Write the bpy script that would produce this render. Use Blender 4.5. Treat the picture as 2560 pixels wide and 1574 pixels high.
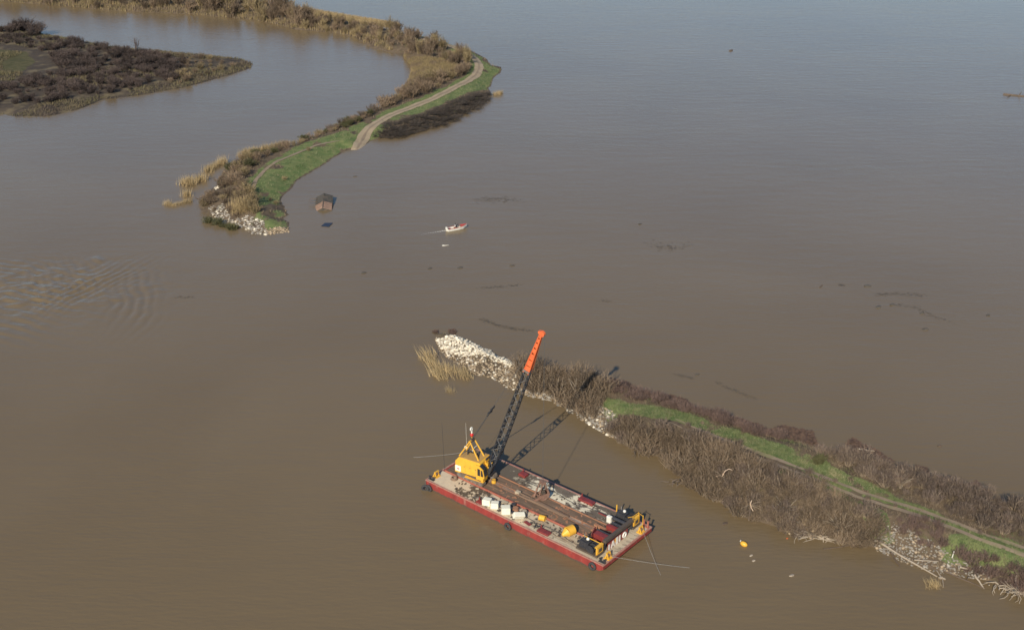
import bpy, bmesh, math, random
import numpy as np
from mathutils import Vector, Matrix, Euler

for o in list(bpy.data.objects):
    bpy.data.objects.remove(o, do_unlink=True)
scene = bpy.context.scene
R = math.radians

# ------------------------------------------------------------------ camera, sky, sun, exposure
CAM_H = 95.0
PITCH = R(24.303)
FPX, CX, CY = 2850.0, 1280.0, 787.0            # focal length and centre in photograph pixels
cam_data = bpy.data.cameras.new("camera")
cam_data.sensor_width = 36.0
cam_data.lens = FPX / 2560.0 * 36.0
cam_data.clip_start = 1.0
cam_data.clip_end = 20000.0
cam = bpy.data.objects.new("camera", cam_data)
cam.location = (0, 0, CAM_H)
cam.rotation_euler = (math.pi / 2 - PITCH, 0, 0)
scene.collection.objects.link(cam)
scene.camera = cam

SUN_EL, SHADOW_AZ = R(30.8), R(18.5)           # shadows run away from the camera and to the right
world = bpy.data.worlds.new("World")
scene.world = world
world.use_nodes = True
wn = world.node_tree.nodes
sky = wn.new("ShaderNodeTexSky")
sky.sky_type = 'NISHITA'
sky.sun_disc = False
sky.sun_elevation = SUN_EL
sky.sun_rotation = math.pi + SHADOW_AZ
sky.air_density = 1.0
sky.dust_density = 0.25
sky.ozone_density = 4.0
wn["Background"].inputs["Strength"].default_value = 0.106
world.node_tree.links.new(sky.outputs[0], wn["Background"].inputs["Color"])

sd = bpy.data.lights.new("sun", 'SUN')
sd.energy = 4.5
sd.angle = R(0.53)
sd.color = (1.0, 0.91, 0.77)
sun = bpy.data.objects.new("sun", sd)
sdir = Vector((math.sin(SHADOW_AZ) * math.cos(SUN_EL), math.cos(SHADOW_AZ) * math.cos(SUN_EL), -math.sin(SUN_EL)))
sun.rotation_euler = sdir.to_track_quat('-Z', 'Y').to_euler()
sun.location = (-60, -100, 150)
scene.collection.objects.link(sun)

vs = scene.view_settings
vs.view_transform = 'Standard'
vs.look = 'None'
vs.exposure = 0.12
vs.gamma = 1.0
scene.cycles.filter_width = 1.6
scene.cycles.max_bounces = 5
scene.cycles.diffuse_bounces = 2

# ------------------------------------------------------------------ helpers
def G(x, y, z=0.0):
    """photograph pixel -> point on the level z in the place"""
    a = (x - CX) / FPX; b = (y - CY) / FPX
    d = (a, math.cos(PITCH) - b * math.sin(PITCH), -math.sin(PITCH) - b * math.cos(PITCH))
    t = (z - CAM_H) / d[2]
    return (d[0] * t, d[1] * t, z)

def G2(pts, z=0.0):
    return np.array([G(x, y, z)[:2] for x, y in pts])

def link(o, parent=None):
    scene.collection.objects.link(o)
    if parent is not None:
        o.parent = parent
    return o

def tag(o, label=None, cat=None, group=None, kind=None):
    if label: o["label"] = label
    if cat: o["category"] = cat
    if group: o["group"] = group
    if kind: o["kind"] = kind
    return o

def thing(name, label, cat, loc=(0, 0, 0), rot=(0, 0, 0), group=None):
    o = bpy.data.objects.new(name, None)
    o.empty_display_size = 0.3
    o.location = loc; o.rotation_euler = rot
    link(o)
    return tag(o, label, cat, group)

def fast_mesh(name, verts, faces, mat=None, smooth=False):
    """verts (N,3) array, faces (M,k) array of one k"""
    me = bpy.data.meshes.new(name)
    verts = np.asarray(verts, dtype=np.float32); faces = np.asarray(faces, dtype=np.int32)
    k = faces.shape[1]
    me.vertices.add(len(verts)); me.vertices.foreach_set("co", verts.ravel())
    me.loops.add(faces.size); me.loops.foreach_set("vertex_index", faces.ravel())
    me.polygons.add(len(faces))
    me.polygons.foreach_set("loop_start", np.arange(0, faces.size, k, dtype=np.int32))
    me.polygons.foreach_set("loop_total", np.full(len(faces), k, dtype=np.int32))
    if smooth:
        me.polygons.foreach_set("use_smooth", np.ones(len(faces), dtype=bool))
    me.update(calc_edges=True)
    if mat: me.materials.append(mat)
    return me

class MB:
    """collects boxes, tubes and lathes in one mesh"""
    def __init__(self, M=None):
        self.v = []; self.f = []; self.M = M
    def _add(self, vs, fs):
        n = len(self.v)
        if self.M is not None:
            vs = [self.M @ Vector(p) for p in vs]
        self.v += [tuple(p) for p in vs]
        self.f += [tuple(i + n for i in f) for f in fs]
        return self
    def box(self, c, s, rot=None):
        hx, hy, hz = s[0] / 2, s[1] / 2, s[2] / 2
        vs = [Vector((a * hx, b * hy, d * hz)) for d in (-1, 1) for b in (-1, 1) for a in (-1, 1)]
        if rot is not None:
            m = Euler(rot).to_matrix(); vs = [m @ p for p in vs]
        vs = [p + Vector(c) for p in vs]
        return self._add(vs, [(0, 2, 3, 1), (4, 5, 7, 6), (0, 1, 5, 4), (2, 6, 7, 3), (0, 4, 6, 2), (1, 3, 7, 5)])
    def tube(self, p, q, r0, r1=None, n=8, caps=True):
        p = Vector(p); q = Vector(q); r1 = r0 if r1 is None else r1
        d = (q - p)
        if d.length < 1e-6: return self
        d.normalize()
        a = d.orthogonal().normalized(); b = d.cross(a)
        vs = []
        for c, r in ((p, r0), (q, r1)):
            for i in range(n):
                t = 2 * math.pi * i / n
                vs.append(c + (a * math.cos(t) + b * math.sin(t)) * r)
        fs = [(i, (i + 1) % n, n + (i + 1) % n, n + i) for i in range(n)]
        if caps:
            fs += [tuple(range(n - 1, -1, -1)), tuple(range(n, 2 * n))]
        return self._add(vs, fs)
    def path(self, pts, r, n=6):
        for i in range(len(pts) - 1):
            ra = r[i] if isinstance(r, (list, tuple)) else r
            rb = r[i + 1] if isinstance(r, (list, tuple)) else r
            self.tube(pts[i], pts[i + 1], ra, rb, n)
        return self
    def prism(self, prof, y0, y1):
        """profile of (x,z) extruded from y0 to y1"""
        n = len(prof)
        vs = [(x, y0, z) for x, z in prof] + [(x, y1, z) for x, z in prof]
        fs = [tuple(range(n)), tuple(range(2 * n - 1, n - 1, -1))]
        fs += [(i, n + i, n + (i + 1) % n, (i + 1) % n) for i in range(n)]
        return self._add(vs, fs)
    def torus(self, c, R_, r, axis='Z', nu=20, nv=8, arc=2 * math.pi):
        vs = []; fs = []
        full = arc > 6.28
        cnt = nu if full else nu + 1
        for i in range(cnt):
            a = arc * i / nu
            for j in range(nv):
                b = 2 * math.pi * j / nv
                x = (R_ + r * math.cos(b)) * math.cos(a); y = (R_ + r * math.cos(b)) * math.sin(a); z = r * math.sin(b)
                p = {'Z': (x, y, z), 'Y': (x, z, y), 'X': (z, x, y)}[axis]
                vs.append(Vector(c) + Vector(p))
        for i in range(nu if full else nu):
            i2 = (i + 1) % nu if full else i + 1
            for j in range(nv):
                j2 = (j + 1) % nv
                fs.append((i * nv + j, i2 * nv + j, i2 * nv + j2, i * nv + j2))
        return self._add(vs, fs)
    def ball(self, c, r, nu=12, nv=8, sc=(1, 1, 1)):
        vs = []; fs = []
        for i in range(nv + 1):
            th = math.pi * i / nv
            for j in range(nu):
                ph = 2 * math.pi * j / nu
                vs.append(Vector(c) + Vector((r * sc[0] * math.sin(th) * math.cos(ph), r * sc[1] * math.sin(th) * math.sin(ph), r * sc[2] * math.cos(th))))
        for i in range(nv):
            for j in range(nu):
                j2 = (j + 1) % nu
                fs.append((i * nu + j, (i + 1) * nu + j, (i + 1) * nu + j2, i * nu + j2))
        return self._add(vs, fs)
    def poly(self, pts):
        return self._add(pts, [tuple(range(len(pts)))])
    def mesh(self, name, mat, smooth=False, bevel=0.0):
        me = bpy.data.meshes.new(name)
        me.from_pydata(self.v, [], self.f)
        bm = bmesh.new(); bm.from_mesh(me)
        bmesh.ops.remove_doubles(bm, verts=bm.verts, dist=1e-5)
        bmesh.ops.recalc_face_normals(bm, faces=bm.faces)
        if bevel > 0:
            bmesh.ops.bevel(bm, geom=list(bm.edges), offset=bevel, segments=1, affect='EDGES', clamp_overlap=True)
        if smooth:
            for f in bm.faces: f.smooth = True
        bm.to_mesh(me); bm.free()
        if mat: me.materials.append(mat)
        return me
    def build(self, name, mat, parent=None, smooth=False, bevel=0.0):
        return link(bpy.data.objects.new(name, self.mesh(name, mat, smooth, bevel)), parent)

# ------------------------------------------------------------------ materials
def lin(c):
    return tuple(c) + (1.0,) if len(c) == 3 else c

def pmat(name, c1, c2=None, scale=1.5, rough=0.7, metal=0.0, c3=None, scale3=0.35, thr3=(0.55, 0.7), bump=0.0,
         rand=0.0, spec=0.5, ramp=(0.35, 0.65), translucent=0.0, stretch=None):
    """Principled material: two colours mixed by noise, a third in larger stains, optional variation from object to object"""
    m = bpy.data.materials.new(name)
    m.use_nodes = True
    nt = m.node_tree; N = nt.nodes; Lk = nt.links
    bs = N["Principled BSDF"]
    bs.inputs["Roughness"].default_value = rough
    bs.inputs["Metallic"].default_value = metal
    bs.inputs["Specular IOR Level"].default_value = spec
    tc = N.new("ShaderNodeTexCoord")
    src = tc.outputs["Object"]
    if stretch:
        mp = N.new("ShaderNodeMapping"); mp.inputs["Scale"].default_value = stretch
        Lk.new(src, mp.inputs[0]); src = mp.outputs[0]
    c2 = c2 or tuple(v * 0.75 for v in c1)
    nz = N.new("ShaderNodeTexNoise"); nz.inputs["Scale"].default_value = scale; nz.inputs["Detail"].default_value = 6
    nz.inputs["Roughness"].default_value = 0.65
    Lk.new(src, nz.inputs["Vector"])
    rp = N.new("ShaderNodeMapRange"); rp.inputs[1].default_value = ramp[0]; rp.inputs[2].default_value = ramp[1]
    Lk.new(nz.outputs["Fac"], rp.inputs[0])
    mx = N.new("ShaderNodeMix"); mx.data_type = 'RGBA'
    mx.inputs["A"].default_value = lin(c1); mx.inputs["B"].default_value = lin(c2)
    Lk.new(rp.outputs[0], mx.inputs["Factor"])
    out = mx.outputs["Result"]
    if c3:
        nz3 = N.new("ShaderNodeTexNoise"); nz3.inputs["Scale"].default_value = scale3; nz3.inputs["Detail"].default_value = 8
        nz3.inputs["Roughness"].default_value = 0.7
        Lk.new(src, nz3.inputs["Vector"])
        r3 = N.new("ShaderNodeMapRange"); r3.inputs[1].default_value = thr3[0]; r3.inputs[2].default_value = thr3[1]
        Lk.new(nz3.outputs["Fac"], r3.inputs[0])
        m3 = N.new("ShaderNodeMix"); m3.data_type = 'RGBA'
        Lk.new(r3.outputs[0], m3.inputs["Factor"]); Lk.new(out, m3.inputs["A"]); m3.inputs["B"].default_value = lin(c3)
        out = m3.outputs["Result"]
    if rand > 0:
        oi = N.new("ShaderNodeObjectInfo")
        rr = N.new("ShaderNodeMapRange"); rr.inputs[3].default_value = 1 - rand; rr.inputs[4].default_value = 1 + rand
        Lk.new(oi.outputs["Random"], rr.inputs[0])
        hs = N.new("ShaderNodeHueSaturation")
        Lk.new(rr.outputs[0], hs.inputs["Value"]); Lk.new(out, hs.inputs["Color"])
        out = hs.outputs[0]
    Lk.new(out, bs.inputs["Base Color"])
    if bump > 0:
        bp = N.new("ShaderNodeBump"); bp.inputs["Strength"].default_value = bump; bp.inputs["Distance"].default_value = 0.05
        Lk.new(nz.outputs["Fac"], bp.inputs["Height"]); Lk.new(bp.outputs[0], bs.inputs["Normal"])
    if translucent > 0:
        tr = N.new("ShaderNodeBsdfTranslucent"); Lk.new(out, tr.inputs["Color"])
        ms = N.new("ShaderNodeMixShader"); ms.inputs[0].default_value = translucent
        Lk.new(bs.outputs[0], ms.inputs[1]); Lk.new(tr.outputs[0], ms.inputs[2])
        Lk.new(ms.outputs[0], N["Material Output"].inputs["Surface"])
    return m

M = {}
M['hull'] = pmat('hull_red', (0.33, 0.048, 0.038), (0.22, 0.034, 0.03), 0.7, 0.6, c3=(0.34, 0.16, 0.12), scale3=1.0, thr3=(0.55, 0.72), bump=0.15, stretch=(1.0, 1.0, 0.3))
def hull_scum(m):
    """dirty band just above the waterline"""
    nt = m.node_tree; N = nt.nodes; Lk = nt.links; bs = N["Principled BSDF"]
    src = bs.inputs["Base Color"].links[0].from_socket
    tc = N.new("ShaderNodeTexCoord"); sp = N.new("ShaderNodeSeparateXYZ"); Lk.new(tc.outputs["Object"], sp.inputs[0])
    nz = N.new("ShaderNodeTexNoise"); nz.inputs["Scale"].default_value = 1.3; nz.inputs["Detail"].default_value = 6; Lk.new(tc.outputs["Object"], nz.inputs["Vector"])
    ad = N.new("ShaderNodeMath"); ad.operation = 'MULTIPLY_ADD'; Lk.new(nz.outputs["Fac"], ad.inputs[0]); ad.inputs[1].default_value = -0.5; Lk.new(sp.outputs[2], ad.inputs[2])
    mr = N.new("ShaderNodeMapRange"); mr.inputs[1].default_value = 0.12; mr.inputs[2].default_value = -0.05; Lk.new(ad.outputs[0], mr.inputs[0])
    mx = N.new("ShaderNodeMix"); mx.data_type = 'RGBA'; Lk.new(mr.outputs[0], mx.inputs["Factor"]); Lk.new(src, mx.inputs["A"]); mx.inputs["B"].default_value = (0.10, 0.065, 0.045, 1)
    Lk.new(mx.outputs["Result"], bs.inputs["Base Color"])
hull_scum(M['hull'])
M['rim'] = pmat('rim_worn', (0.46, 0.25, 0.18), (0.36, 0.15, 0.11), 1.6, 0.7, c3=(0.42, 0.33, 0.24))
M['redpaint'] = pmat('red_paint', (0.28, 0.045, 0.036), (0.17, 0.03, 0.028), 1.3, 0.5, c3=(0.3, 0.13, 0.08))
M['curb'] = pmat('curb_red', (0.36, 0.08, 0.05), (0.4, 0.17, 0.11), 1.8, 0.6)
M['orangerust'] = pmat('orange_rust', (0.42, 0.19, 0.09), (0.33, 0.17, 0.10), 1.1, 0.8, c3=(0.14, 0.09, 0.06), thr3=(0.5, 0.7))
M['timber_mat'] = pmat('timber_mat', (0.19, 0.125, 0.078), (0.11, 0.072, 0.047), 0.9, 0.9, c3=(0.30, 0.19, 0.115), scale3=0.7, thr3=(0.5, 0.68), bump=0.3, stretch=(0.25, 2.5, 1))
M['mid_strip'] = pmat('mid_strip', (0.30, 0.20, 0.14), (0.20, 0.13, 0.09), 1.0, 0.9, c3=(0.40, 0.32, 0.24), scale3=0.7, thr3=(0.5, 0.62), stretch=(0.4, 1.6, 1))
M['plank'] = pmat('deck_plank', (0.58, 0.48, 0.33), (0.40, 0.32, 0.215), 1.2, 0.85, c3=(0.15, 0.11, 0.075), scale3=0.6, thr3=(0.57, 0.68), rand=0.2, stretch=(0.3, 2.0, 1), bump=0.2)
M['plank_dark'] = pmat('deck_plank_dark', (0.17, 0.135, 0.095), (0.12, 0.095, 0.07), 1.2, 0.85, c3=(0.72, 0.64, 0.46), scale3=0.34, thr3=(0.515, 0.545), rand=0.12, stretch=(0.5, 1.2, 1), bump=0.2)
M['deck_near'] = pmat('deck_near', (0.47, 0.39, 0.28), (0.40, 0.32, 0.22), 1.4, 0.85, c3=(0.105, 0.078, 0.05), scale3=0.33, thr3=(0.50, 0.545), bump=0.2)
M['deck_far'] = pmat('deck_far', (0.13, 0.105, 0.075), (0.17, 0.14, 0.095), 1.3, 0.85, c3=(0.46, 0.40, 0.28), scale3=0.7, thr3=(0.56, 0.62), bump=0.2)
M['yellow'] = pmat('yellow_paint', (0.80, 0.44, 0.045), (0.72, 0.38, 0.04), 0.8, 0.45, c3=(0.50, 0.27, 0.06), scale3=0.6, thr3=(0.6, 0.8))
M['yellow_roof'] = pmat('yellow_roof', (0.52, 0.32, 0.10), (0.40, 0.24, 0.08), 1.0, 0.6, c3=(0.22, 0.14, 0.06), scale3=0.9, thr3=(0.58, 0.75))
M['black'] = pmat('black_steel', (0.028, 0.030, 0.036), (0.05, 0.048, 0.05), 2.0, 0.45)
M['boom'] = pmat('boom_black', (0.030, 0.031, 0.035), (0.06, 0.058, 0.055), 2.0, 0.4)
M['lacing'] = pmat('boom_lacing_sunlit', (0.20, 0.19, 0.175), (0.06, 0.06, 0.06), 2.0, 0.35)  # black boom paint lightened; sun on the diagonals is put into the colour
M['darkbeam'] = pmat('dark_beam', (0.075, 0.058, 0.045), (0.11, 0.08, 0.055), 1.5, 0.7)
M['steel'] = pmat('grey_steel', (0.24, 0.22, 0.20), (0.15, 0.13, 0.11), 2.5, 0.45, c3=(0.22, 0.12, 0.07))
M['crawler'] = pmat('crawler_mud', (0.20, 0.155, 0.11), (0.12, 0.09, 0.065), 2.0, 0.9, bump=0.3)
M['rust'] = pmat('bucket_rust', (0.28, 0.155, 0.105), (0.17, 0.095, 0.065), 1.8, 0.8, c3=(0.36, 0.25, 0.18), scale3=1.2)
M['orange'] = pmat('boom_orange', (0.78, 0.165, 0.05), (0.62, 0.12, 0.04), 0.9, 0.5, c3=(0.42, 0.10, 0.045), scale3=0.7, thr3=(0.58, 0.75))
M['white'] = pmat('white_paint', (0.80, 0.77, 0.68), (0.74, 0.70, 0.58), 1.5, 0.5)
M['whiteblock'] = pmat('white_block', (0.82, 0.78, 0.62), (0.74, 0.69, 0.52), 1.8, 0.8, c3=(0.55, 0.45, 0.28), scale3=0.9, thr3=(0.62, 0.8), bump=0.1)
M['red_bright'] = pmat('bright_red', (0.65, 0.02, 0.02), None, 2.0, 0.4)
M['glass'] = pmat('window_glass', (0.02, 0.024, 0.028), (0.035, 0.04, 0.045), 3, 0.08)
M['rubber'] = pmat('tyre_rubber', (0.035, 0.035, 0.038), (0.06, 0.055, 0.05), 3, 0.8)
M['rope'] = pmat('wire_rope', (0.10, 0.095, 0.09), None, 2, 0.6)
M['cable'] = pmat('anchor_cable', (0.42, 0.40, 0.36), None, 2, 0.5)
M['wood_old'] = pmat('old_timber', (0.26, 0.17, 0.11), (0.18, 0.12, 0.08), 1.0, 0.9, rand=0.2, stretch=(0.3, 2, 2))
M['driftwood'] = pmat('driftwood', (0.46, 0.38, 0.28), (0.36, 0.29, 0.21), 1.2, 0.9, rand=0.12)
M['wetlog'] = pmat('wet_log', (0.09, 0.062, 0.04), (0.13, 0.09, 0.06), 1.2, 0.7)
M['brokenwood'] = pmat('broken_wood', (0.72, 0.55, 0.40), (0.6, 0.42, 0.28), 2.0, 0.8)
M['bark'] = pmat('bark', (0.20, 0.15, 0.11), (0.13, 0.10, 0.075), 2.5, 0.9)
M['stone_white'] = pmat('white_limestone', (0.79, 0.72, 0.57), (0.58, 0.49, 0.35), 2.5, 0.9, rand=0.3)
M['stone_tan'] = pmat('tan_stone', (0.42, 0.33, 0.215), (0.28, 0.205, 0.13), 1.5, 0.9, rand=0.32)
M['stone_grey'] = pmat('grey_stone', (0.40, 0.36, 0.29), (0.24, 0.205, 0.165), 1.5, 0.9, rand=0.3)
M['shrub_near'] = pmat('willow_twigs', (0.235, 0.168, 0.103), (0.13, 0.09, 0.056), 0.9, 0.85, rand=0.34, translucent=0.1)
M['shrub_stem'] = pmat('willow_stems', (0.31, 0.24, 0.165), (0.18, 0.132, 0.088), 1.5, 0.85, rand=0.25)
M['shrub_maroon'] = pmat('maroon_twigs', (0.22, 0.145, 0.11), (0.14, 0.092, 0.072), 0.8, 0.85, rand=0.3, translucent=0.1)
M['shrub_pale'] = pmat('pale_twigs', (0.20, 0.145, 0.107), (0.125, 0.09, 0.068), 0.8, 0.85, rand=0.28, translucent=0.12)
M['shrub_far'] = pmat('far_willow_twigs', (0.25, 0.178, 0.112), (0.145, 0.102, 0.066), 0.5, 0.85, rand=0.42, translucent=0.1)
M['shrub_tan'] = pmat('tan_twigs', (0.32, 0.235, 0.125), (0.20, 0.16, 0.075), 0.5, 0.85, rand=0.3, translucent=0.1)
M['shrub_cloud_shade'] = pmat('cloud_shaded_twigs', (0.100, 0.070, 0.055), (0.058, 0.044, 0.040), 0.5, 0.9, rand=0.4)  # cloud shadow over the island is put into this darker twig colour
M['shrub_green'] = pmat('olive_leaves', (0.12, 0.115, 0.045), (0.085, 0.08, 0.035), 0.6, 0.8, rand=0.2, translucent=0.15)
M['brush_dark'] = pmat('dark_brush', (0.078, 0.060, 0.047), (0.05, 0.042, 0.034), 0.5, 0.9, rand=0.35)
M['reed'] = pmat('golden_reed', (0.50, 0.38, 0.20), (0.36, 0.26, 0.13), 0.5, 0.8, rand=0.2, translucent=0.2)
M['marsh'] = pmat('marsh_grass', (0.36, 0.265, 0.13), (0.22, 0.175, 0.08), 0.3, 0.85, translucent=0.15, c3=(0.20, 0.145, 0.10), scale3=0.16, thr3=(0.48, 0.62))
M['marsh_isl'] = pmat('island_marsh_grass', (0.20, 0.155, 0.085), (0.12, 0.115, 0.05), 0.2, 0.85, translucent=0.1, c3=(0.12, 0.09, 0.07), scale3=0.1, thr3=(0.48, 0.6))
M['grass'] = pmat('green_grass', (0.105, 0.145, 0.055), (0.26, 0.275, 0.13), 1.1, 0.8, translucent=0.2, c3=(0.33, 0.28, 0.16), scale3=0.33, thr3=(0.50, 0.66), ramp=(0.4, 0.62))
M['deadgrass'] = pmat('dead_grass', (0.33, 0.25, 0.16), (0.19, 0.14, 0.09), 0.5, 0.9, translucent=0.15, c3=(0.13, 0.155, 0.055), scale3=0.2, thr3=(0.5, 0.62))
M['weed'] = pmat('drift_weed', (0.085, 0.050, 0.035), (0.13, 0.080, 0.050), 0.8, 0.85)
M['weed_dark'] = pmat('water_weed', (0.075, 0.064, 0.050), (0.10, 0.084, 0.062), 0.8, 0.8)
M['dirt'] = pmat('dirt_track', (0.40, 0.31, 0.20), (0.33, 0.25, 0.155), 0.35, 0.95, c3=(0.24, 0.18, 0.11), scale3=0.12, thr3=(0.55, 0.7), bump=0.2)
M['dirt_near'] = pmat('dirt_track_worn', (0.30, 0.225, 0.15), (0.235, 0.175, 0.115), 0.5, 0.95, c3=(0.22, 0.20, 0.09), scale3=0.3, thr3=(0.55, 0.66), bump=0.2)
M['bluepanel'] = pmat('blue_panel', (0.020, 0.026, 0.045), (0.03, 0.036, 0.055), 1.0, 0.5)
M['boat_red'] = pmat('boat_red', (0.55, 0.075, 0.035), (0.45, 0.06, 0.03), 2, 0.4)
M['skin'] = pmat('skin', (0.45, 0.27, 0.19), None, 3, 0.6)
M['shirt'] = pmat('white_shirt', (0.7, 0.68, 0.64), None, 3, 0.8)
M['dark_cloth'] = pmat('dark_cloth', (0.03, 0.03, 0.04), None, 3, 0.9)
M['shingle'] = pmat('tar_shingle', (0.055, 0.05, 0.042), (0.10, 0.085, 0.062), 1.2, 0.9, c3=(0.20, 0.14, 0.095), scale3=0.5)
M['bareboard'] = pmat('bare_board', (0.36, 0.225, 0.15), (0.25, 0.155, 0.105), 0.9, 0.85, rand=0.2)

def stained_deck(name, pale1, pale2, dark, cx, wx, bias=0.0, scale=0.45):
    """pale deck with a dirt patch of ragged outline centred on local x = cx"""
    m = bpy.data.materials.new(name); m.use_nodes = True
    nt = m.node_tree; N = nt.nodes; Lk = nt.links; bs = N["Principled BSDF"]; bs.inputs["Roughness"].default_value = 0.85
    tc = N.new("ShaderNodeTexCoord"); sp = N.new("ShaderNodeSeparateXYZ"); Lk.new(tc.outputs["Object"], sp.inputs[0])
    def noise(s, d=8, r=0.68):
        n = N.new("ShaderNodeTexNoise"); n.inputs["Scale"].default_value = s; n.inputs["Detail"].default_value = d; n.inputs["Roughness"].default_value = r
        Lk.new(tc.outputs["Object"], n.inputs["Vector"]); return n.outputs["Fac"]
    def math_(op, a, b):
        x = N.new("ShaderNodeMath"); x.operation = op
        for i, q in enumerate((a, b)):
            if isinstance(q, (int, float)): x.inputs[i].default_value = q
            else: Lk.new(q, x.inputs[i])
        return x.outputs[0]
    dx = math_('ABSOLUTE', math_('SUBTRACT', sp.outputs[0], cx), 0.0)
    near_ = math_('MULTIPLY', math_('SUBTRACT', 1.0, math_('DIVIDE', dx, wx)), 0.22)
    f = math_('ADD', math_('ADD', noise(scale), near_), bias)
    mr = N.new("ShaderNodeMapRange"); mr.inputs[1].default_value = 0.56; mr.inputs[2].default_value = 0.60; Lk.new(f, mr.inputs[0])
    p = N.new("ShaderNodeMix"); p.data_type = 'RGBA'; p.inputs["A"].default_value = lin(pale1); p.inputs["B"].default_value = lin(pale2)
    Lk.new(noise(1.6), p.inputs["Factor"])
    q = N.new("ShaderNodeMix"); q.data_type = 'RGBA'; Lk.new(mr.outputs[0], q.inputs["Factor"]); Lk.new(p.outputs["Result"], q.inputs["A"]); q.inputs["B"].default_value = lin(dark)
    Lk.new(q.outputs["Result"], bs.inputs["Base Color"])
    return m
M['deck_near'] = stained_deck('deck_near', (0.72, 0.60, 0.42), (0.50, 0.39, 0.26), (0.11, 0.082, 0.052), -8.0, 4.0, -0.035, 0.7)
M['deck_far'] = stained_deck('deck_far', (0.46, 0.40, 0.28), (0.28, 0.23, 0.16), (0.125, 0.098, 0.068), -9.5, 8.0, 0.02, 0.75)

# ------------------------------------------------------------------ numeric noise
_rng = np.random.default_rng(7)
_LAT = _rng.random((256, 256)).astype(np.float64)
def vnoise(x, y):
    xi = np.floor(x).astype(int); yi = np.floor(y).astype(int)
    fx = x - xi; fy = y - yi
    fx = fx * fx * (3 - 2 * fx); fy = fy * fy * (3 - 2 * fy)
    a = _LAT[xi & 255, yi & 255]; b = _LAT[(xi + 1) & 255, yi & 255]
    c = _LAT[xi & 255, (yi + 1) & 255]; d = _LAT[(xi + 1) & 255, (yi + 1) & 255]
    return (a * (1 - fx) + b * fx) * (1 - fy) + (c * (1 - fx) + d * fx) * fy
def fbm(x, y, s, o=4):
    t = 0; a = 1; n = 0
    for i in range(o):
        t = t + a * vnoise(x / s + 17.3 * i, y / s + 5.1 * i); n += a; a *= 0.5; s *= 0.5
    return t / n - 0.5
def sstep(a, b, x):
    t = np.clip((x - a) / (b - a), 0, 1); return t * t * (3 - 2 * t)
def pip(P, poly):
    x, y = P[:, 0], P[:, 1]; ins = np.zeros(len(P), bool)
    n = len(poly)
    for i in range(n):
        x0, y0 = poly[i]; x1, y1 = poly[(i + 1) % n]
        c = ((y0 > y) != (y1 > y))
        if abs(y1 - y0) > 1e-9:
            ins ^= c & (x < (x1 - x0) * (y - y0) / (y1 - y0) + x0)
    return ins
def segdist(P, pts, closed=False):
    d = np.full(len(P), 1e9); n = len(pts)
    for i in range(n if closed else n - 1):
        a = pts[i]; b = pts[(i + 1) % n]; ab = b - a
        t = np.clip(((P - a) @ ab) / max(ab @ ab, 1e-9), 0, 1)
        q = a + t[:, None] * ab
        d = np.minimum(d, np.hypot(P[:, 0] - q[:, 0], P[:, 1] - q[:, 1]))
    return d
def sdist(P, poly):
    d = segdist(P, poly, True)
    return np.where(pip(P, poly), d, -d)
def rand_in(poly, n, rng, mind=0.0, land=None, dmin=None):
    """n random points in a polygon, no two nearer than mind"""
    lo = poly.min(0); hi = poly.max(0); out = []
    cell = {}
    tries = 0
    while len(out) < n and tries < 60:
        tries += 1
        P = lo + rng.random((max(4 * n, 64), 2)) * (hi - lo)
        P = P[pip(P, poly)]
        if land is not None and dmin is not None and len(P):
            P = P[land.d(P) > dmin]
        for q in P:
            if len(out) >= n: break
            if mind > 0:
                k = (int(q[0] // mind), int(q[1] // mind)); ok = True
                for dx in (-1, 0, 1):
                    for dy in (-1, 0, 1):
                        for r in cell.get((k[0] + dx, k[1] + dy), ()):
                            if (r[0] - q[0]) ** 2 + (r[1] - q[1]) ** 2 < mind * mind: ok = False
                if not ok: continue
                cell.setdefault(k, []).append(q)
            out.append(q)
    return np.array(out).reshape(-1, 2)

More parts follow.
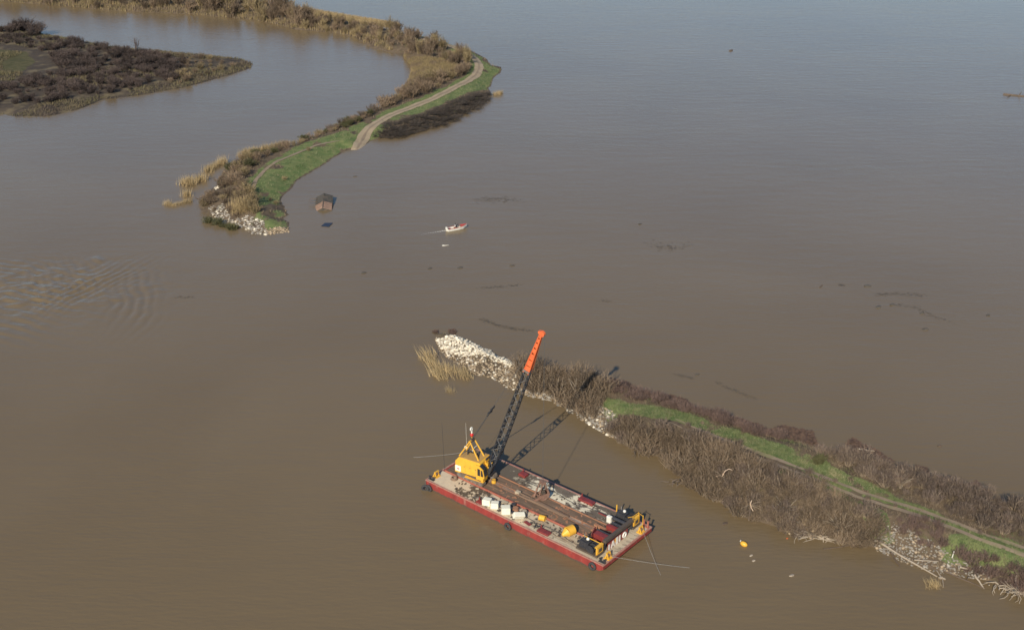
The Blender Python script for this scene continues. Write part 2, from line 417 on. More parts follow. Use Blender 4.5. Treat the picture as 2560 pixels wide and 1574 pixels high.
# ------------------------------------------------------------------ water
def water_material():
    m = bpy.data.materials.new("muddy_river_water"); m.use_nodes = True
    nt = m.node_tree; N = nt.nodes; Lk = nt.links; bs = N["Principled BSDF"]
    geo = N.new("ShaderNodeNewGeometry")
    def mapped(scale, rotz=0.0):
        mp = N.new("ShaderNodeMapping"); mp.inputs["Scale"].default_value = scale; mp.inputs["Rotation"].default_value = (0, 0, rotz)
        Lk.new(geo.outputs["Position"], mp.inputs[0]); return mp.outputs[0]
    n1 = N.new("ShaderNodeTexNoise"); n1.inputs["Scale"].default_value = 0.012; n1.inputs["Detail"].default_value = 5
    n1.inputs["Distortion"].default_value = 0.6
    Lk.new(mapped((1, 1, 1)), n1.inputs["Vector"])
    mx = N.new("ShaderNodeMix"); mx.data_type = 'RGBA'
    mx.inputs["A"].default_value = (0.172, 0.122, 0.064, 1); mx.inputs["B"].default_value = (0.192, 0.139, 0.076, 1)
    mr = N.new("ShaderNodeMapRange"); mr.inputs[1].default_value = 0.35; mr.inputs[2].default_value = 0.65
    Lk.new(n1.outputs["Fac"], mr.inputs[0]); Lk.new(mr.outputs[0], mx.inputs["Factor"])
    Lk.new(mx.outputs["Result"], bs.inputs["Base Color"])
    bs.inputs["Roughness"].default_value = 0.20
    bs.inputs["IOR"].default_value = 1.333
    # wind ripples: short wavelets and longer swell, calmer in patches
    w1 = N.new("ShaderNodeTexNoise"); w1.inputs["Scale"].default_value = 1.0; w1.inputs["Detail"].default_value = 5
    Lk.new(mapped((0.45, 1.7, 1), R(10)), w1.inputs["Vector"])
    w2 = N.new("ShaderNodeTexNoise"); w2.inputs["Scale"].default_value = 0.22; w2.inputs["Detail"].default_value = 4
    Lk.new(mapped((0.5, 1.6, 1), R(-18)), w2.inputs["Vector"])
    calm = N.new("ShaderNodeTexNoise"); calm.inputs["Scale"].default_value = 0.022; calm.inputs["Detail"].default_value = 6; calm.inputs["Distortion"].default_value = 1.4
    Lk.new(mapped((0.6, 1.7, 1), R(-14)), calm.inputs["Vector"])
    cr = N.new("ShaderNodeMapRange"); cr.inputs[1].default_value = 0.38; cr.inputs[2].default_value = 0.68; cr.inputs[3].default_value = 0.6; cr.inputs[4].default_value = 1.2
    Lk.new(calm.outputs["Fac"], cr.inputs[0])
    m1 = N.new("ShaderNodeMath"); m1.operation = 'MULTIPLY'; Lk.new(w1.outputs["Fac"], m1.inputs[0]); Lk.new(cr.outputs[0], m1.inputs[1])
    m2 = N.new("ShaderNodeMath"); m2.operation = 'MULTIPLY_ADD'; Lk.new(w2.outputs["Fac"], m2.inputs[0]); m2.inputs[1].default_value = 1.6; Lk.new(m1.outputs[0], m2.inputs[2])
    bp = N.new("ShaderNodeBump"); bp.inputs["Strength"].default_value = 0.34; bp.inputs["Distance"].default_value = 0.15
    Lk.new(m2.outputs[0], bp.inputs["Height"]); Lk.new(bp.outputs[0], bs.inputs["Normal"])
    return m

def axis(lo, hi, f0, f1, fine, grow=1.35, cmax=400):
    xs = list(np.arange(f0, f1 + fine, fine)); s = fine
    x = xs[-1]
    while x < hi:
        s = min(s * grow, cmax); x += s; xs.append(x)
    s = fine; x = xs[0]; pre = []
    while x > lo:
        s = min(s * grow, cmax); x -= s; pre.append(x)
    return np.array(pre[::-1] + xs)

def build_water():
    X = axis(-7000, 7000, -135, -62, 0.45); Y = axis(-400, 12000, 188, 252, 0.45)
    xx, yy = np.meshgrid(X, Y)
    z = np.zeros_like(xx)
    hx, hy = G(265, 644)[:2]
    # crests thrown off where the current breaks over a snag: right-hand arc and left-hand train
    def train(cx, cy, dirx, diry, lam, sx, sy, amp, bend=0.0, ph=0.0):
        L_ = math.hypot(dirx, diry); dx, dy = dirx / L_, diry / L_
        a = (xx - cx) * dx + (yy - cy) * dy; b = -(xx - cx) * dy + (yy - cy) * dx
        a2 = a + bend * b * b + 3.6 * fbm(xx, yy, 9.0, 4)
        env = np.exp(-(a / sx) ** 2 - (b / sy) ** 2) * np.clip(0.75 + 2.2 * fbm(xx + 31, yy, 8.0, 3), 0, 1.6)
        w = np.sin(2 * math.pi * a2 / lam + ph)
        return amp * env * (w + 0.35 * np.cos(4 * math.pi * a2 / lam))
    z += train(-79, 219, 1.0, 0.25, 2.3, 5, 14, 0.10, 0.010)
    z += train(-90, 227, 1.0, -0.35, 2.0, 5.5, 13, 0.085, -0.004, 1.0)
    z += train(-106, 222, 0.45, 1.0, 2.6, 13, 18, 0.075, 0.0)
    z += train(-118, 232, 0.35, 1.0, 2.2, 11, 16, 0.065, 0.002, 2.0)
    z += train(-112, 208, 0.5, 1.0, 3.0, 9, 22, 0.06, 0.0, 0.7)
    z += train(-99, 231, 1.0, 0.6, 1.7, 9, 12, 0.05, 0.006, 0.2)
    core = np.exp(-((xx + 104) / 24.0) ** 2 - ((yy - 223) / 15.0) ** 2)
    z += core * (0.34 * fbm(xx, yy, 3.0, 3) + 0.16 * fbm(xx + 9, yy * 1.5, 1.5, 2))
    z += 0.16 * np.exp(-((xx - hx + 1.2) * 0.75 + (yy - hy + 1.5) * 0.65) ** 2 / 0.5 - ((xx - hx) * 0.65 - (yy - hy) * 0.75) ** 2 / 3.0)
    z *= 1.35 * sstep(-134, -124, xx) * (1 - sstep(-70, -63, xx)) * sstep(189, 197, yy) * (1 - sstep(244, 251, yy))
    V = np.stack([xx, yy, z], -1).reshape(-1, 3)
    nx = len(X); ny = len(Y)
    i = np.arange(nx - 1)[None, :] + nx * np.arange(ny - 1)[:, None]
    F = np.stack([i, i + 1, i + 1 + nx, i + nx], -1).reshape(-1, 4)
    o = link(bpy.data.objects.new("water", fast_mesh("water", V, F, water_material(), smooth=True)))
    tag(o, "muddy brown river water, blue grey in the distance", kind="structure")
build_water()

# ------------------------------------------------------------------ land
class Land:
    def __init__(self, poly, crown, slope, jitter=0.6, bumps=0.15, js=5.0):
        self.poly = np.asarray(poly); self.crown = crown; self.slope = slope; self.j = jitter; self.b = bumps; self.js = js
    def d(self, P):
        return sdist(P, self.poly) + self.j * 2 * fbm(P[:, 0], P[:, 1], self.js, 4)
    def h(self, P):
        d = self.d(P)
        up = self.crown * sstep(-0.6, self.slope, d) - self.crown * sstep(-0.6, self.slope, np.zeros(1))[0] + 0.05
        n = self.b * 2 * (fbm(P[:, 0], P[:, 1], 6.0, 4) + 0.5 * fbm(P[:, 0] + 40, P[:, 1], 1.4, 2))
        return np.where(d > 0, up + n * np.clip(d / 2, 0, 1), np.maximum(d * 0.5, -1.2))
    def build(self, name, res, mat, grassf, label):
        lo = self.poly.min(0) - 4; hi = self.poly.max(0) + 4
        X = np.arange(lo[0], hi[0], res); Y = np.arange(lo[1], hi[1], res)
        xx, yy = np.meshgrid(X, Y); P = np.stack([xx.ravel(), yy.ravel()], -1)
        d = self.d(P); z = self.h(P)
        nx = len(X); i = np.arange(nx - 1)[None, :] + nx * np.arange(len(Y) - 1)[:, None]
        F = np.stack([i, i + 1, i + 1 + nx, i + nx], -1).reshape(-1, 4)
        keep = (d[F] > -2.4).any(1); F = F[keep]
        used = np.unique(F); remap = -np.ones(len(P), int); remap[used] = np.arange(len(used))
        V = np.column_stack([P, z])[used]; F = remap[F]
        me = fast_mesh(name, V, F, mat, smooth=True)
        at = me.attributes.new("grass", 'FLOAT', 'POINT')
        at.data.foreach_set("value", np.clip(grassf(P[used]), 0, 1).astype(np.float32))
        o = link(bpy.data.objects.new(name, me))
        tag(o, label, kind="structure")
        return o

def land_material(name, soil1, soil2, soil3, g1, g2):
    m = bpy.data.materials.new(name); m.use_nodes = True
    nt = m.node_tree; N = nt.nodes; Lk = nt.links; bs = N["Principled BSDF"]; bs.inputs["Roughness"].default_value = 0.95
    bs.inputs["Specular IOR Level"].default_value = 0.2
    geo = N.new("ShaderNodeNewGeometry")
    def noise(s, d=6):
        n = N.new("ShaderNodeTexNoise"); n.inputs["Scale"].default_value = s; n.inputs["Detail"].default_value = d
        Lk.new(geo.outputs["Position"], n.inputs["Vector"]); return n.outputs["Fac"]
    def rng_(f, a, b):
        r = N.new("ShaderNodeMapRange"); r.inputs[1].default_value = a; r.inputs[2].default_value = b; Lk.new(f, r.inputs[0]); return r.outputs[0]
    def mix(f, a, b):
        x = N.new("ShaderNodeMix"); x.data_type = 'RGBA'; Lk.new(f, x.inputs["Factor"])
        for k, s in (("A", a), ("B", b)):
            if isinstance(s, tuple): x.inputs[k].default_value = lin(s)
            else: Lk.new(s, x.inputs[k])
        return x.outputs["Result"]
    soil = mix(rng_(noise(0.6), 0.35, 0.65), soil1, soil2)
    soil = mix(rng_(noise(0.17), 0.5, 0.66), soil, soil3)
    gr = mix(rng_(noise(0.5), 0.35, 0.65), g1, g2)
    at = N.new("ShaderNodeAttribute"); at.attribute_name = "grass"
    ad = N.new("ShaderNodeMath"); ad.operation = 'ADD'; Lk.new(at.outputs["Fac"], ad.inputs[0])
    nn = N.new("ShaderNodeMath"); nn.operation = 'MULTIPLY_ADD'; Lk.new(noise(1.1), nn.inputs[0]); nn.inputs[1].default_value = 0.9; nn.inputs[2].default_value = -0.45
    Lk.new(nn.outputs[0], ad.inputs[1])
    Lk.new(mix(rng_(ad.outputs[0], 0.35, 0.6), soil, gr), bs.inputs["Base Color"])
    bp = N.new("ShaderNodeBump"); bp.inputs["Strength"].default_value = 0.5; bp.inputs["Distance"].default_value = 0.12
    Lk.new(noise(2.5), bp.inputs["Height"]); Lk.new(bp.outputs[0], bs.inputs["Normal"])
    return m

near_px = [(1087, 834), (1112, 833), (1139, 840), (1175, 852), (1220, 873), (1251, 890), (1307, 912), (1360, 930), (1420, 945), (1493, 958), (1531, 962), (1600, 982),
           (1660, 1003), (1745, 1030), (1800, 1044), (1880, 1072), (1940, 1090), (2020, 1108), (2080, 1132), (2150, 1142), (2230, 1166), (2327, 1200), (2445, 1236), (2560, 1268), (3000, 1400),
           (3000, 1640), (2560, 1492), (2504, 1467), (2457, 1449), (2411, 1436), (2342, 1424), (2286, 1411), (2230, 1383), (2178, 1365), (2100, 1356), (2053, 1343), (1991, 1338),
           (1930, 1314), (1864, 1294), (1797, 1255), (1745, 1228), (1700, 1190), (1650, 1145), (1590, 1122), (1559, 1112), (1530, 1088), (1486, 1062), (1464, 1045), (1430, 1029),
           (1408, 1016), (1381, 998), (1341, 989), (1307, 978), (1274, 967), (1251, 955), (1229, 939), (1193, 936), (1175, 931), (1157, 917), (1146, 904), (1124, 893), (1095, 868)]
near = Land(G2(near_px), 2.5, 6.0, 0.35, 0.14, 4.0)

far_px = [(664, 584), (721, 578), (724, 556), (708, 546), (725, 537), (703, 499), (707, 491), (730, 468), (743, 450), (787, 426), (828, 399), (868, 375), (893, 373), (922, 356), (952, 346),
          (1000, 344), (1040, 330), (1105, 314), (1166, 283), (1215, 250), (1228, 232), (1222, 220), (1237, 196), (1255, 174), (1253, 167), (1230, 166), (1223, 153), (1203, 139), (1176, 127), (1146, 117), (1095, 102),
          (1064, 94), (1020, 88), (985, 78), (900, 60), (800, 38), (740, 24), (660, 6), (560, -14), (400, -34), (0, -60), (-500, -85), (-500, -25), (0, 4), (171, 17), (285, 27), (427, 34), (502, 38), (561, 44),
          (631, 50), (695, 63), (735, 74), (829, 82), (883, 93), (926, 119), (977, 133), (1004, 140), (1023, 161), (1026, 182), (1022, 203), (997, 234), (973, 255), (935, 275), (880, 297), (800, 333), (720, 366),
          (660, 386), (603, 397), (567, 413), (545, 444), (540, 464), (514, 485), (500, 505), (498, 529), (522, 538), (563, 549), (605, 562), (626, 580)]
far = Land(G2(far_px), 1.9, 7.0, 0.7, 0.15, 7.0)

isl_px = [(-500, 20), (-120, 50), (0, 69), (85, 80), (199, 101), (285, 118), (399, 127), (512, 138), (598, 146), (640, 160), (626, 170), (584, 184), (527, 201), (455, 221), (370, 235), (256, 250), (199, 272), (120, 293), (43, 292), (0, 287), (-200, 290), (-500, 270)]
island = Land(G2(isl_px), 1.1, 9.0, 1.0, 0.25, 9.0)

gn_px = [[(1496, 970), (1533, 999), (1581, 1007), (1644, 1020), (1718, 1036), (1771, 1057), (1837, 1078), (1903, 1094), (1970, 1113), (2000, 1131), (2060, 1150), (2084, 1165), (2134, 1188), (2180, 1215), (2290, 1260), (2350, 1290), (2420, 1325), (2560, 1365), (2700, 1400),
          (2700, 1450), (2560, 1400), (2450, 1352), (2300, 1290), (2224, 1265), (2140, 1240), (2060, 1205), (1980, 1172), (1903, 1136), (1824, 1102), (1745, 1073), (1692, 1054), (1612, 1046), (1559, 1036), (1520, 1036)],
         [(1860, 1138), (1956, 1176), (2049, 1203), (2140, 1248), (2215, 1285), (2225, 1325), (2190, 1325), (2150, 1275), (2060, 1230), (1950, 1192)],
         [(2350, 1345), (2400, 1332), (2470, 1352), (2600, 1405), (2600, 1440), (2470, 1392), (2400, 1386), (2360, 1372)]]
gn = [G2(p, 2.3) for p in gn_px]
ntrack = G2([(1680, 1050), (1745, 1080), (1824, 1111), (1903, 1140), (1956, 1161), (2049, 1195), (2084, 1209), (2147, 1234), (2224, 1259), (2286, 1278), (2364, 1306), (2426, 1330), (2488, 1352), (2560, 1377), (2800, 1460)], 2.5)
def grass_near(P):
    g = np.full(len(P), -9.0)
    for p in gn: g = np.maximum(g, sdist(P, p))
    return sstep(-0.6, 0.8, g + 2.0 * fbm(P[:, 0], P[:, 1], 4, 3)) * np.clip(near.d(P) / 1.0, 0, 1) * (1 - 0.55 * sstep(0.13, 0.2, fbm(P[:, 0] + 90, P[:, 1], 3.0, 4)))
gf_px = [[(868, 374), (827, 399), (786, 426), (742, 450), (729, 468), (705, 491), (701, 499), (725, 537), (723, 554), (721, 572), (664, 572), (640, 548), (640, 500), (606, 470), (640, 430), (700, 392), (760, 365), (820, 345), (880, 325), (930, 300), (945, 312), (900, 350)],
         [(1176, 127), (1203, 139), (1223, 153), (1229, 165), (1253, 167), (1255, 173), (1237, 196), (1219, 218), (1150, 245), (1060, 285), (960, 312), (895, 372), (915, 335), (985, 292), (1090, 255), (1180, 205), (1205, 185), (1210, 165), (1195, 145)]]
gf = [G2(p, 1.2) for p in gf_px]
ftrack = G2([(873, 378), (891, 359), (914, 330), (942, 308), (983, 287), (1034, 267), (1085, 247), (1125, 226), (1166, 206), (1190, 188), (1199, 169), (1194, 152), (1176, 137), (1146, 123), (1115, 112), (1085, 104), (1040, 95)], 1.8)
fpath = G2([(850, 352), (790, 366), (746, 385), (695, 405), (654, 434), (636, 460), (634, 478)], 1.6)
def grass_far(P):
    g = np.full(len(P), -9.0)
    for p in gf: g = np.maximum(g, sdist(P, p))
    g = np.maximum(g, 4.2 - segdist(P, ftrack))
    return sstep(-1.2, 1.2, g + 3.5 * fbm(P[:, 0], P[:, 1], 7, 3)) * np.clip(far.d(P) / 1.2, 0, 1) * (1 - 0.75 * sstep(0.10, 0.2, fbm(P[:, 0] + 90, P[:, 1], 6, 4)))
gi = G2([(0, 125), (70, 132), (90, 155), (60, 180), (0, 190), (-80, 190), (-80, 130)], 1.0)
def grass_isl(P):
    return sstep(-2, 2, sdist(P, gi) + 3 * fbm(P[:, 0], P[:, 1], 8, 3))

lm = land_material("levee_soil", (0.115, 0.085, 0.056), (0.17, 0.125, 0.08), (0.085, 0.064, 0.044), (0.105, 0.15, 0.05), (0.19, 0.205, 0.08))
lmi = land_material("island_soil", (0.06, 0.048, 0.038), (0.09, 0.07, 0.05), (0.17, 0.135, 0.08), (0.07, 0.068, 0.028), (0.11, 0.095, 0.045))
near.build("near_levee", 0.4, lm, grass_near, "low earth levee with a rocky tip behind the barge")
far.build("far_levee", 1.1, lm, grass_far, "curving far levee with a dirt track and green banks")
island.build("island", 1.5, lmi, grass_isl, "low brush covered island at the left edge")

def strip(name, land, line, width, mat, label, off=0.06, wob=0.3, parent=None):
    # resample, then lay a ribbon over the ground
    seg = np.hypot(*np.diff(line, axis=0).T); s = np.concatenate([[0], np.cumsum(seg)])
    t = np.arange(0, s[-1], 0.8)
    C = np.column_stack([np.interp(t, s, line[:, 0]), np.interp(t, s, line[:, 1])])
    for _ in range(14):
        C[1:-1] = 0.25 * C[:-2] + 0.5 * C[1:-1] + 0.25 * C[2:]
    T = np.gradient(C, axis=0); T /= np.hypot(T[:, 0], T[:, 1])[:, None]
    Nn = np.column_stack([-T[:, 1], T[:, 0]])
    k = 9; rows = []
    for j in range(k):
        u = (j / (k - 1) - 0.5)
        w = width * (1 + wob * 2 * fbm(t, np.full_like(t, 3.0 if j < k / 2 else 60.0), 3.0, 3))
        w = w * np.clip(0.15 + t / 9.0, 0, 1)
        rows.append(C + Nn * (u * w)[:, None])
    P = np.stack(rows, 1).reshape(-1, 2)
    z = land.h(P) + off
    i = np.arange(len(t) - 1)[:, None] * k + np.arange(k - 1)[None, :]
    F = np.stack([i, i + 1, i + 1 + k, i + k], -1).reshape(-1, 4)
    o = link(bpy.data.objects.new(name, fast_mesh(name, np.column_stack([P, z]), F, mat, True)))
    tag(o, label, kind="structure")
    return o
strip("dirt_track", far, ftrack, 3.4, M['dirt'], "pale dirt track curving along the far levee", 0.10, 0.18)
strip("track_centre", far, ftrack, 0.7, M['dirt_near'], "darker worn strip between the wheel tracks of the pale track", 0.13, 0.7)
strip("footpath", far, fpath, 1.1, M['dirt_near'], "narrow brown footpath through the grass of the far spit", 0.08, 0.4)
def offset_line(line, o):
    T = np.gradient(line, axis=0); T /= np.hypot(T[:, 0], T[:, 1])[:, None]
    return line + np.column_stack([-T[:, 1], T[:, 0]]) * o
for o_ in (-0.75, 0.75):
    strip("wheel_rut", near, offset_line(ntrack, o_), 0.75, M['dirt_near'], "worn wheel rut of the track along the near levee", 0.05, 0.6)

# ------------------------------------------------------------------ grass, litter, reeds (blades as real geometry)
def blades(P, z, hgt, wid, rng, n=3, lean=0.35, bias=(0, 0)):
    """triangle blades at ground points P"""
    m = len(P) * n
    B = np.repeat(np.column_stack([P, z]), n, 0) + np.column_stack([rng.normal(0, 0.10, (m, 2)) * hgt, np.zeros(m)])
    a = rng.random(m) * 2 * math.pi
    H_ = np.repeat(np.broadcast_to(hgt, (len(P),)), n) * (0.6 + 0.8 * rng.random(m)) if np.ndim(hgt) else hgt * (0.6 + 0.8 * rng.random(m))
    s = np.column_stack([np.cos(a), np.sin(a), np.zeros(m)]) * (wid / 2)
    ln = rng.normal(0, lean, (m, 2)) + np.array(bias)
    tip = B + np.column_stack([ln * H_[:, None], H_])
    V = np.stack([B - s, B + s, tip], 1).reshape(-1, 3)
    F = np.arange(len(V)).reshape(-1, 3)
    return V, F
def scatter_blades(name, land, poly, n, hgt, wid, mat, label, rng, maskf=None, thr=0.5, nb=3, lean=0.35, avoid=None, bias=(0, 0), dmin=0.3):
    lo = poly.min(0); hi = poly.max(0)
    P = lo + rng.random((n, 2)) * (hi - lo)
    P = P[pip(P, poly)]
    P = P[land.d(P) > dmin]
    if maskf is not None:
        P = P[maskf(P) > thr]
    for line, w in (avoid or []):
        P = P[segdist(P, line) > w]
    V, F = blades(P, land.h(P) - 0.03, hgt, wid, rng, nb, lean, bias)
    o = link(bpy.data.objects.new(name, fast_mesh(name, V, F, mat)))
    tag(o, label, kind="stuff")
    return o
rng = np.random.default_rng(3)
av_near = [(offset_line(ntrack, -0.75), 0.33), (offset_line(ntrack, 0.75), 0.33)]
scatter_blades("grass", near, near.poly, 320000, 0.30, 0.07, M['grass'], "green grass along the crown of the near levee", rng, grass_near, 0.5, 2, 0.4, av_near)
scatter_blades("dead_grass", near, near.poly, 110000, 0.40, 0.06, M['deadgrass'], "brown dead grass and litter on the near levee banks", rng, lambda P: 1 - grass_near(P) - 0.9 * (P[:, 0] < G(1300, 930)[0]) * (rng.random(len(P)) < 0.75), 0.5, 2, 0.5, av_near + [(ntrack, 0.8)])
scatter_blades("grass", far, far.poly, 260000, 0.45, 0.14, M['grass'], "green grass on the far levee bend and spit", rng, grass_far, 0.5, 2, 0.35, [(ftrack, 1.6), (fpath, 0.6)])
scatter_blades("dead_grass", far, far.poly, 90000, 0.7, 0.16, M['deadgrass'], "brown dead grass under the far levee shrubs", rng, lambda P: 1 - grass_far(P), 0.5, 2, 0.4, [(ftrack, 1.8)])
scatter_blades("marsh_grass", island, island.poly, 150000, 0.75, 0.20, M['marsh_isl'], "yellowish marsh grass round the island edge", rng, lambda P: (island.d(P) < 7 + 26 * fbm(P[:, 0], P[:, 1], 14, 3)) | (fbm(P[:, 0], P[:, 1], 25, 2) > 0.09), 0.5, 2, 0.25)
marsh1 = G2([(1000, 137), (1040, 150), (1110, 165), (1150, 180), (1120, 200), (1060, 222), (1000, 240), (1020, 205), (1026, 180)], 0.5)
scatter_blades("marsh_grass", far, marsh1, 24000, 1.5, 0.20, M['marsh'], "golden marsh grass inside the bend of the far levee", rng, nb=3, lean=0.15)
marsh2 = G2([(-60, 2), (171, 16), (285, 26), (427, 33), (502, 37), (561, 43), (630, 49), (720, 69), (800, 78), (880, 90), (930, 115), (985, 130), (970, 118), (900, 85), (800, 72), (700, 55), (600, 36), (500, 28), (400, 22), (280, 15), (100, 2), (-60, -8)], 0.3)
scatter_blades("marsh_grass", far, marsh2, 60000, 1.5, 0.22, M['marsh'], "golden marsh grass along the pond edge under the tall willows", rng, nb=2, lean=0.15, dmin=-0.2)
marsh3 = G2([(740, 20), (800, 28), (900, 44), (1000, 60), (1000, 68), (900, 58), (800, 42)], 0.3)
P3 = rand_in(marsh3, 3800, rng)
V, F = blades(P3, np.zeros(len(P3)) - 0.05, 1.1, 0.2, rng, 4, 0.15)
tag(link(bpy.data.objects.new("reed_spit", fast_mesh("reed_spit", V, F, M['reed']))), "pale golden reed spit in the open water behind the far levee", kind="stuff")

# ------------------------------------------------------------------ bare shrubs
def ribbon(V, F, pts, w0, w1, rnd):
    n0 = len(V)
    a = rnd.random() * math.pi * 2; side = Vector((math.cos(a), math.sin(a), 0.25)).normalized()
    m = len(pts)
    for i, p in enumerate(pts):
        w = (w0 + (w1 - w0) * i / (m - 1)) / 2
        V.append(p - side * w); V.append(p + side * w)
    for i in range(m - 1):
        k = n0 + 2 * i
        F.append((k, k + 1, k + 3, k + 2))
def shrub_parts(seed, n_stem, spread, ntwig, w=0.030, up=0.5):
    """unit-height shrub: (stems mesh, twigs mesh) vertex lists"""
    rnd = random.Random(seed)
    SV, SF, TV, TF = [], [], [], []
    for s in range(n_stem):
        a = rnd.random() * 2 * math.pi; out = spread * math.sqrt(rnd.random())
        b = Vector((math.cos(a), math.sin(a), 0)) * out * 0.30
        h = (0.65 + 0.35 * rnd.random()) * (1 - 0.35 * (out / spread) ** 2)
        top = Vector((math.cos(a), math.sin(a), 0)) * out + Vector((rnd.gauss(0, .05), rnd.gauss(0, .05), h))
        mid = b.lerp(top, 0.5) + Vector((rnd.gauss(0, .04), rnd.gauss(0, .04), 0.08 * rnd.random()))
        pts = [b, b.lerp(mid, .55), mid, mid.lerp(top, .5) + Vector((rnd.gauss(0, .02), rnd.gauss(0, .02), 0.01)), top]
        ribbon(SV, SF, pts, w * 1.1, w * 0.45, rnd)
        for t in range(ntwig):
            u = 0.25 + 0.75 * rnd.random()
            q = b.lerp(mid, u / .5) if u < .5 else mid.lerp(top, (u - .5) / .5)
            ln = (0.14 + 0.24 * rnd.random()) * (1.25 - 0.5 * u)
            dr = (top - b).normalized() * up + Vector((rnd.gauss(0, 1), rnd.gauss(0, 1), rnd.gauss(0.25, .6))).normalized() * 0.75
            dr.normalize()
            e = q + dr * ln
            ribbon(TV, TF, [q, q.lerp(e, .5) + Vector((rnd.gauss(0, .012), rnd.gauss(0, .012), 0.012)), e], w * 0.75, w * 0.35, rnd)
    return SV, SF, TV, TF
def shrub_proto(name, seed, n_stem, spread, ntwig, smat, tmat, w=0.030, up=0.5):
    SV, SF, TV, TF = shrub_parts(seed, n_stem, spread, ntwig, w, up)
    ms = fast_mesh(name + "_stems", np.array([tuple(p) for p in SV]), np.array(SF), smat)
    mt = fast_mesh(name + "_twigs", np.array([tuple(p) for p in TV]), np.array(TF), tmat)
    return ms, mt
def merged_proto(name, seed, n_stem, spread, ntwig, mat, w=0.030, up=0.5):
    SV, SF, TV, TF = shrub_parts(seed, n_stem, spread, ntwig, w, up)
    n = len(SV)
    V = np.array([tuple(p) for p in SV + TV]); F = np.array(SF + [tuple(i + n for i in f) for f in TF])
    return fast_mesh(name, V, F, mat)

near_protos = [shrub_proto("willow_shrub", 10 + i, 44, 0.60 + 0.09 * (i % 3), 8, M['shrub_stem'], M['shrub_near'], 0.027) for i in range(5)]
maroon_protos = [shrub_proto("maroon_shrub", 30 + i, 55, 0.75, 8, M['shrub_maroon'], M['shrub_maroon'], 0.026) for i in range(3)]
pale_protos = [shrub_proto("pale_shrub", 50 + i, 46, 0.52, 8, M['shrub_stem'], M['shrub_pale'], 0.027) for i in range(4)]
def place_shrubs(protos, pts, land, hgt, rnd, name, label, cat, group, two=True, hv=0.5, sink=0.05):
    for q in pts:
        pr = rnd.choice(protos)
        h = hgt * (1 + hv * (rnd.random() * 2 - 1))
        z = float(land.h(np.array([q]))[0]) - sink
        sc = (h * (0.9 + .35 * rnd.random()), h * (0.9 + .35 * rnd.random()), h)
        o = bpy.data.objects.new(name, pr[0] if two else pr)
        o.location = (q[0], q[1], z); o.rotation_euler = (rnd.gauss(0, .06), rnd.gauss(0, .06), rnd.random() * 6.28); o.scale = sc
        link(o); tag(o, label, cat, group)
        if two:
            c = bpy.data.objects.new("twigs", pr[1]); link(c, o)
rnd = random.Random(5)
def pp(px, z, n, mind, land, dmin=0.2):
    return rand_in(G2(px, z), n, rng, mind, land, dmin)
N1 = [(1300, 925), (1340, 930), (1400, 948), (1480, 968), (1515, 1000), (1490, 1035), (1440, 1022), (1390, 992), (1340, 975), (1310, 955)]
place_shrubs(near_protos, pp(N1, 1.2, 46, 1.4, near), near, 2.6, rnd, "willow_shrub", "tall leafless willow shrub behind the crane boom, between the rocky tip and the grass", "shrub", "willow thicket behind the crane boom")
N2 = [(1490, 962), (1540, 968), (1610, 990), (1700, 1016), (1790, 1046), (1880, 1076), (1960, 1100), (1950, 1122), (1880, 1103), (1800, 1078), (1700, 1046), (1600, 1020), (1530, 1006)]
place_shrubs(maroon_protos, pp(N2, 1.0, 80, 0.85, near, -0.3), near, 1.45, rnd, "maroon_shrub", "low reddish brown shrub on the river edge above the green strip", "shrub", "maroon shrubs along the far edge of the near levee")
N3a = [(1520, 1064), (1620, 1078), (1690, 1096), (1740, 1116), (1745, 1240), (1700, 1202), (1650, 1160), (1575, 1128), (1540, 1095)]
place_shrubs(near_protos + pale_protos[:2], pp(N3a, 1.4, 66, 1.1, near, -0.4), near, 2.2, rnd, "willow_shrub", "leafless brown willow shrub on the bank next to the pale rocks, facing the barge", "shrub", "willow thicket facing the barge")
N3b = [(1740, 1116), (1850, 1158), (1950, 1202), (1985, 1220), (1960, 1335), (1900, 1315), (1800, 1270), (1745, 1240)]
place_shrubs(near_protos + pale_protos[:2], pp(N3b, 1.4, 84, 1.1, near, -0.4), near, 2.3, rnd, "willow_shrub", "leafless grey brown willow shrub around the two broken white branches", "shrub", "willow thicket around the broken branches")
N3c = [(1985, 1220), (2060, 1245), (2140, 1285), (2195, 1320), (2185, 1365), (2090, 1362), (1960, 1335)]
place_shrubs(near_protos + pale_protos[:2], pp(N3c, 1.4, 50, 1.15, near, -0.4), near, 2.1, rnd, "willow_shrub", "leafless brown willow shrub on the bank left of the leaning driftwood pole", "shrub", "willow thicket left of the driftwood pole")
N4 = [(2040, 1122), (2120, 1140), (2220, 1170), (2330, 1205), (2450, 1245), (2560, 1280), (2640, 1305), (2640, 1385), (2560, 1362), (2460, 1342), (2360, 1297), (2280, 1262), (2200, 1234), (2120, 1188), (2040, 1152)]
pts4 = pp(N4, 1.4, 120, 1.2, near, -0.2)
xa, xb = G(2230, 1195, 1.4)[0], G(2400, 1270, 1.4)[0]
for sel, lab_, grp_ in ((pts4[:, 0] < xa, "grey leafless shrub on the near levee behind the pointed drift mat", "grey thicket behind the pointed drift mat"),
                        ((pts4[:, 0] >= xa) & (pts4[:, 0] < xb), "grey leafless shrub on the near levee behind the small hooked drift mat", "grey thicket behind the hooked drift mat"),
                        (pts4[:, 0] >= xb, "grey leafless shrub on the river side of the track at the right edge", "grey thicket at the right edge")):
    place_shrubs(pale_protos, pts4[sel], near, 1.9, rnd, "pale_shrub", lab_, "shrub", grp_)
N5 = [(2240, 1300), (2300, 1310), (2350, 1335), (2360, 1372), (2300, 1365), (2250, 1340)]
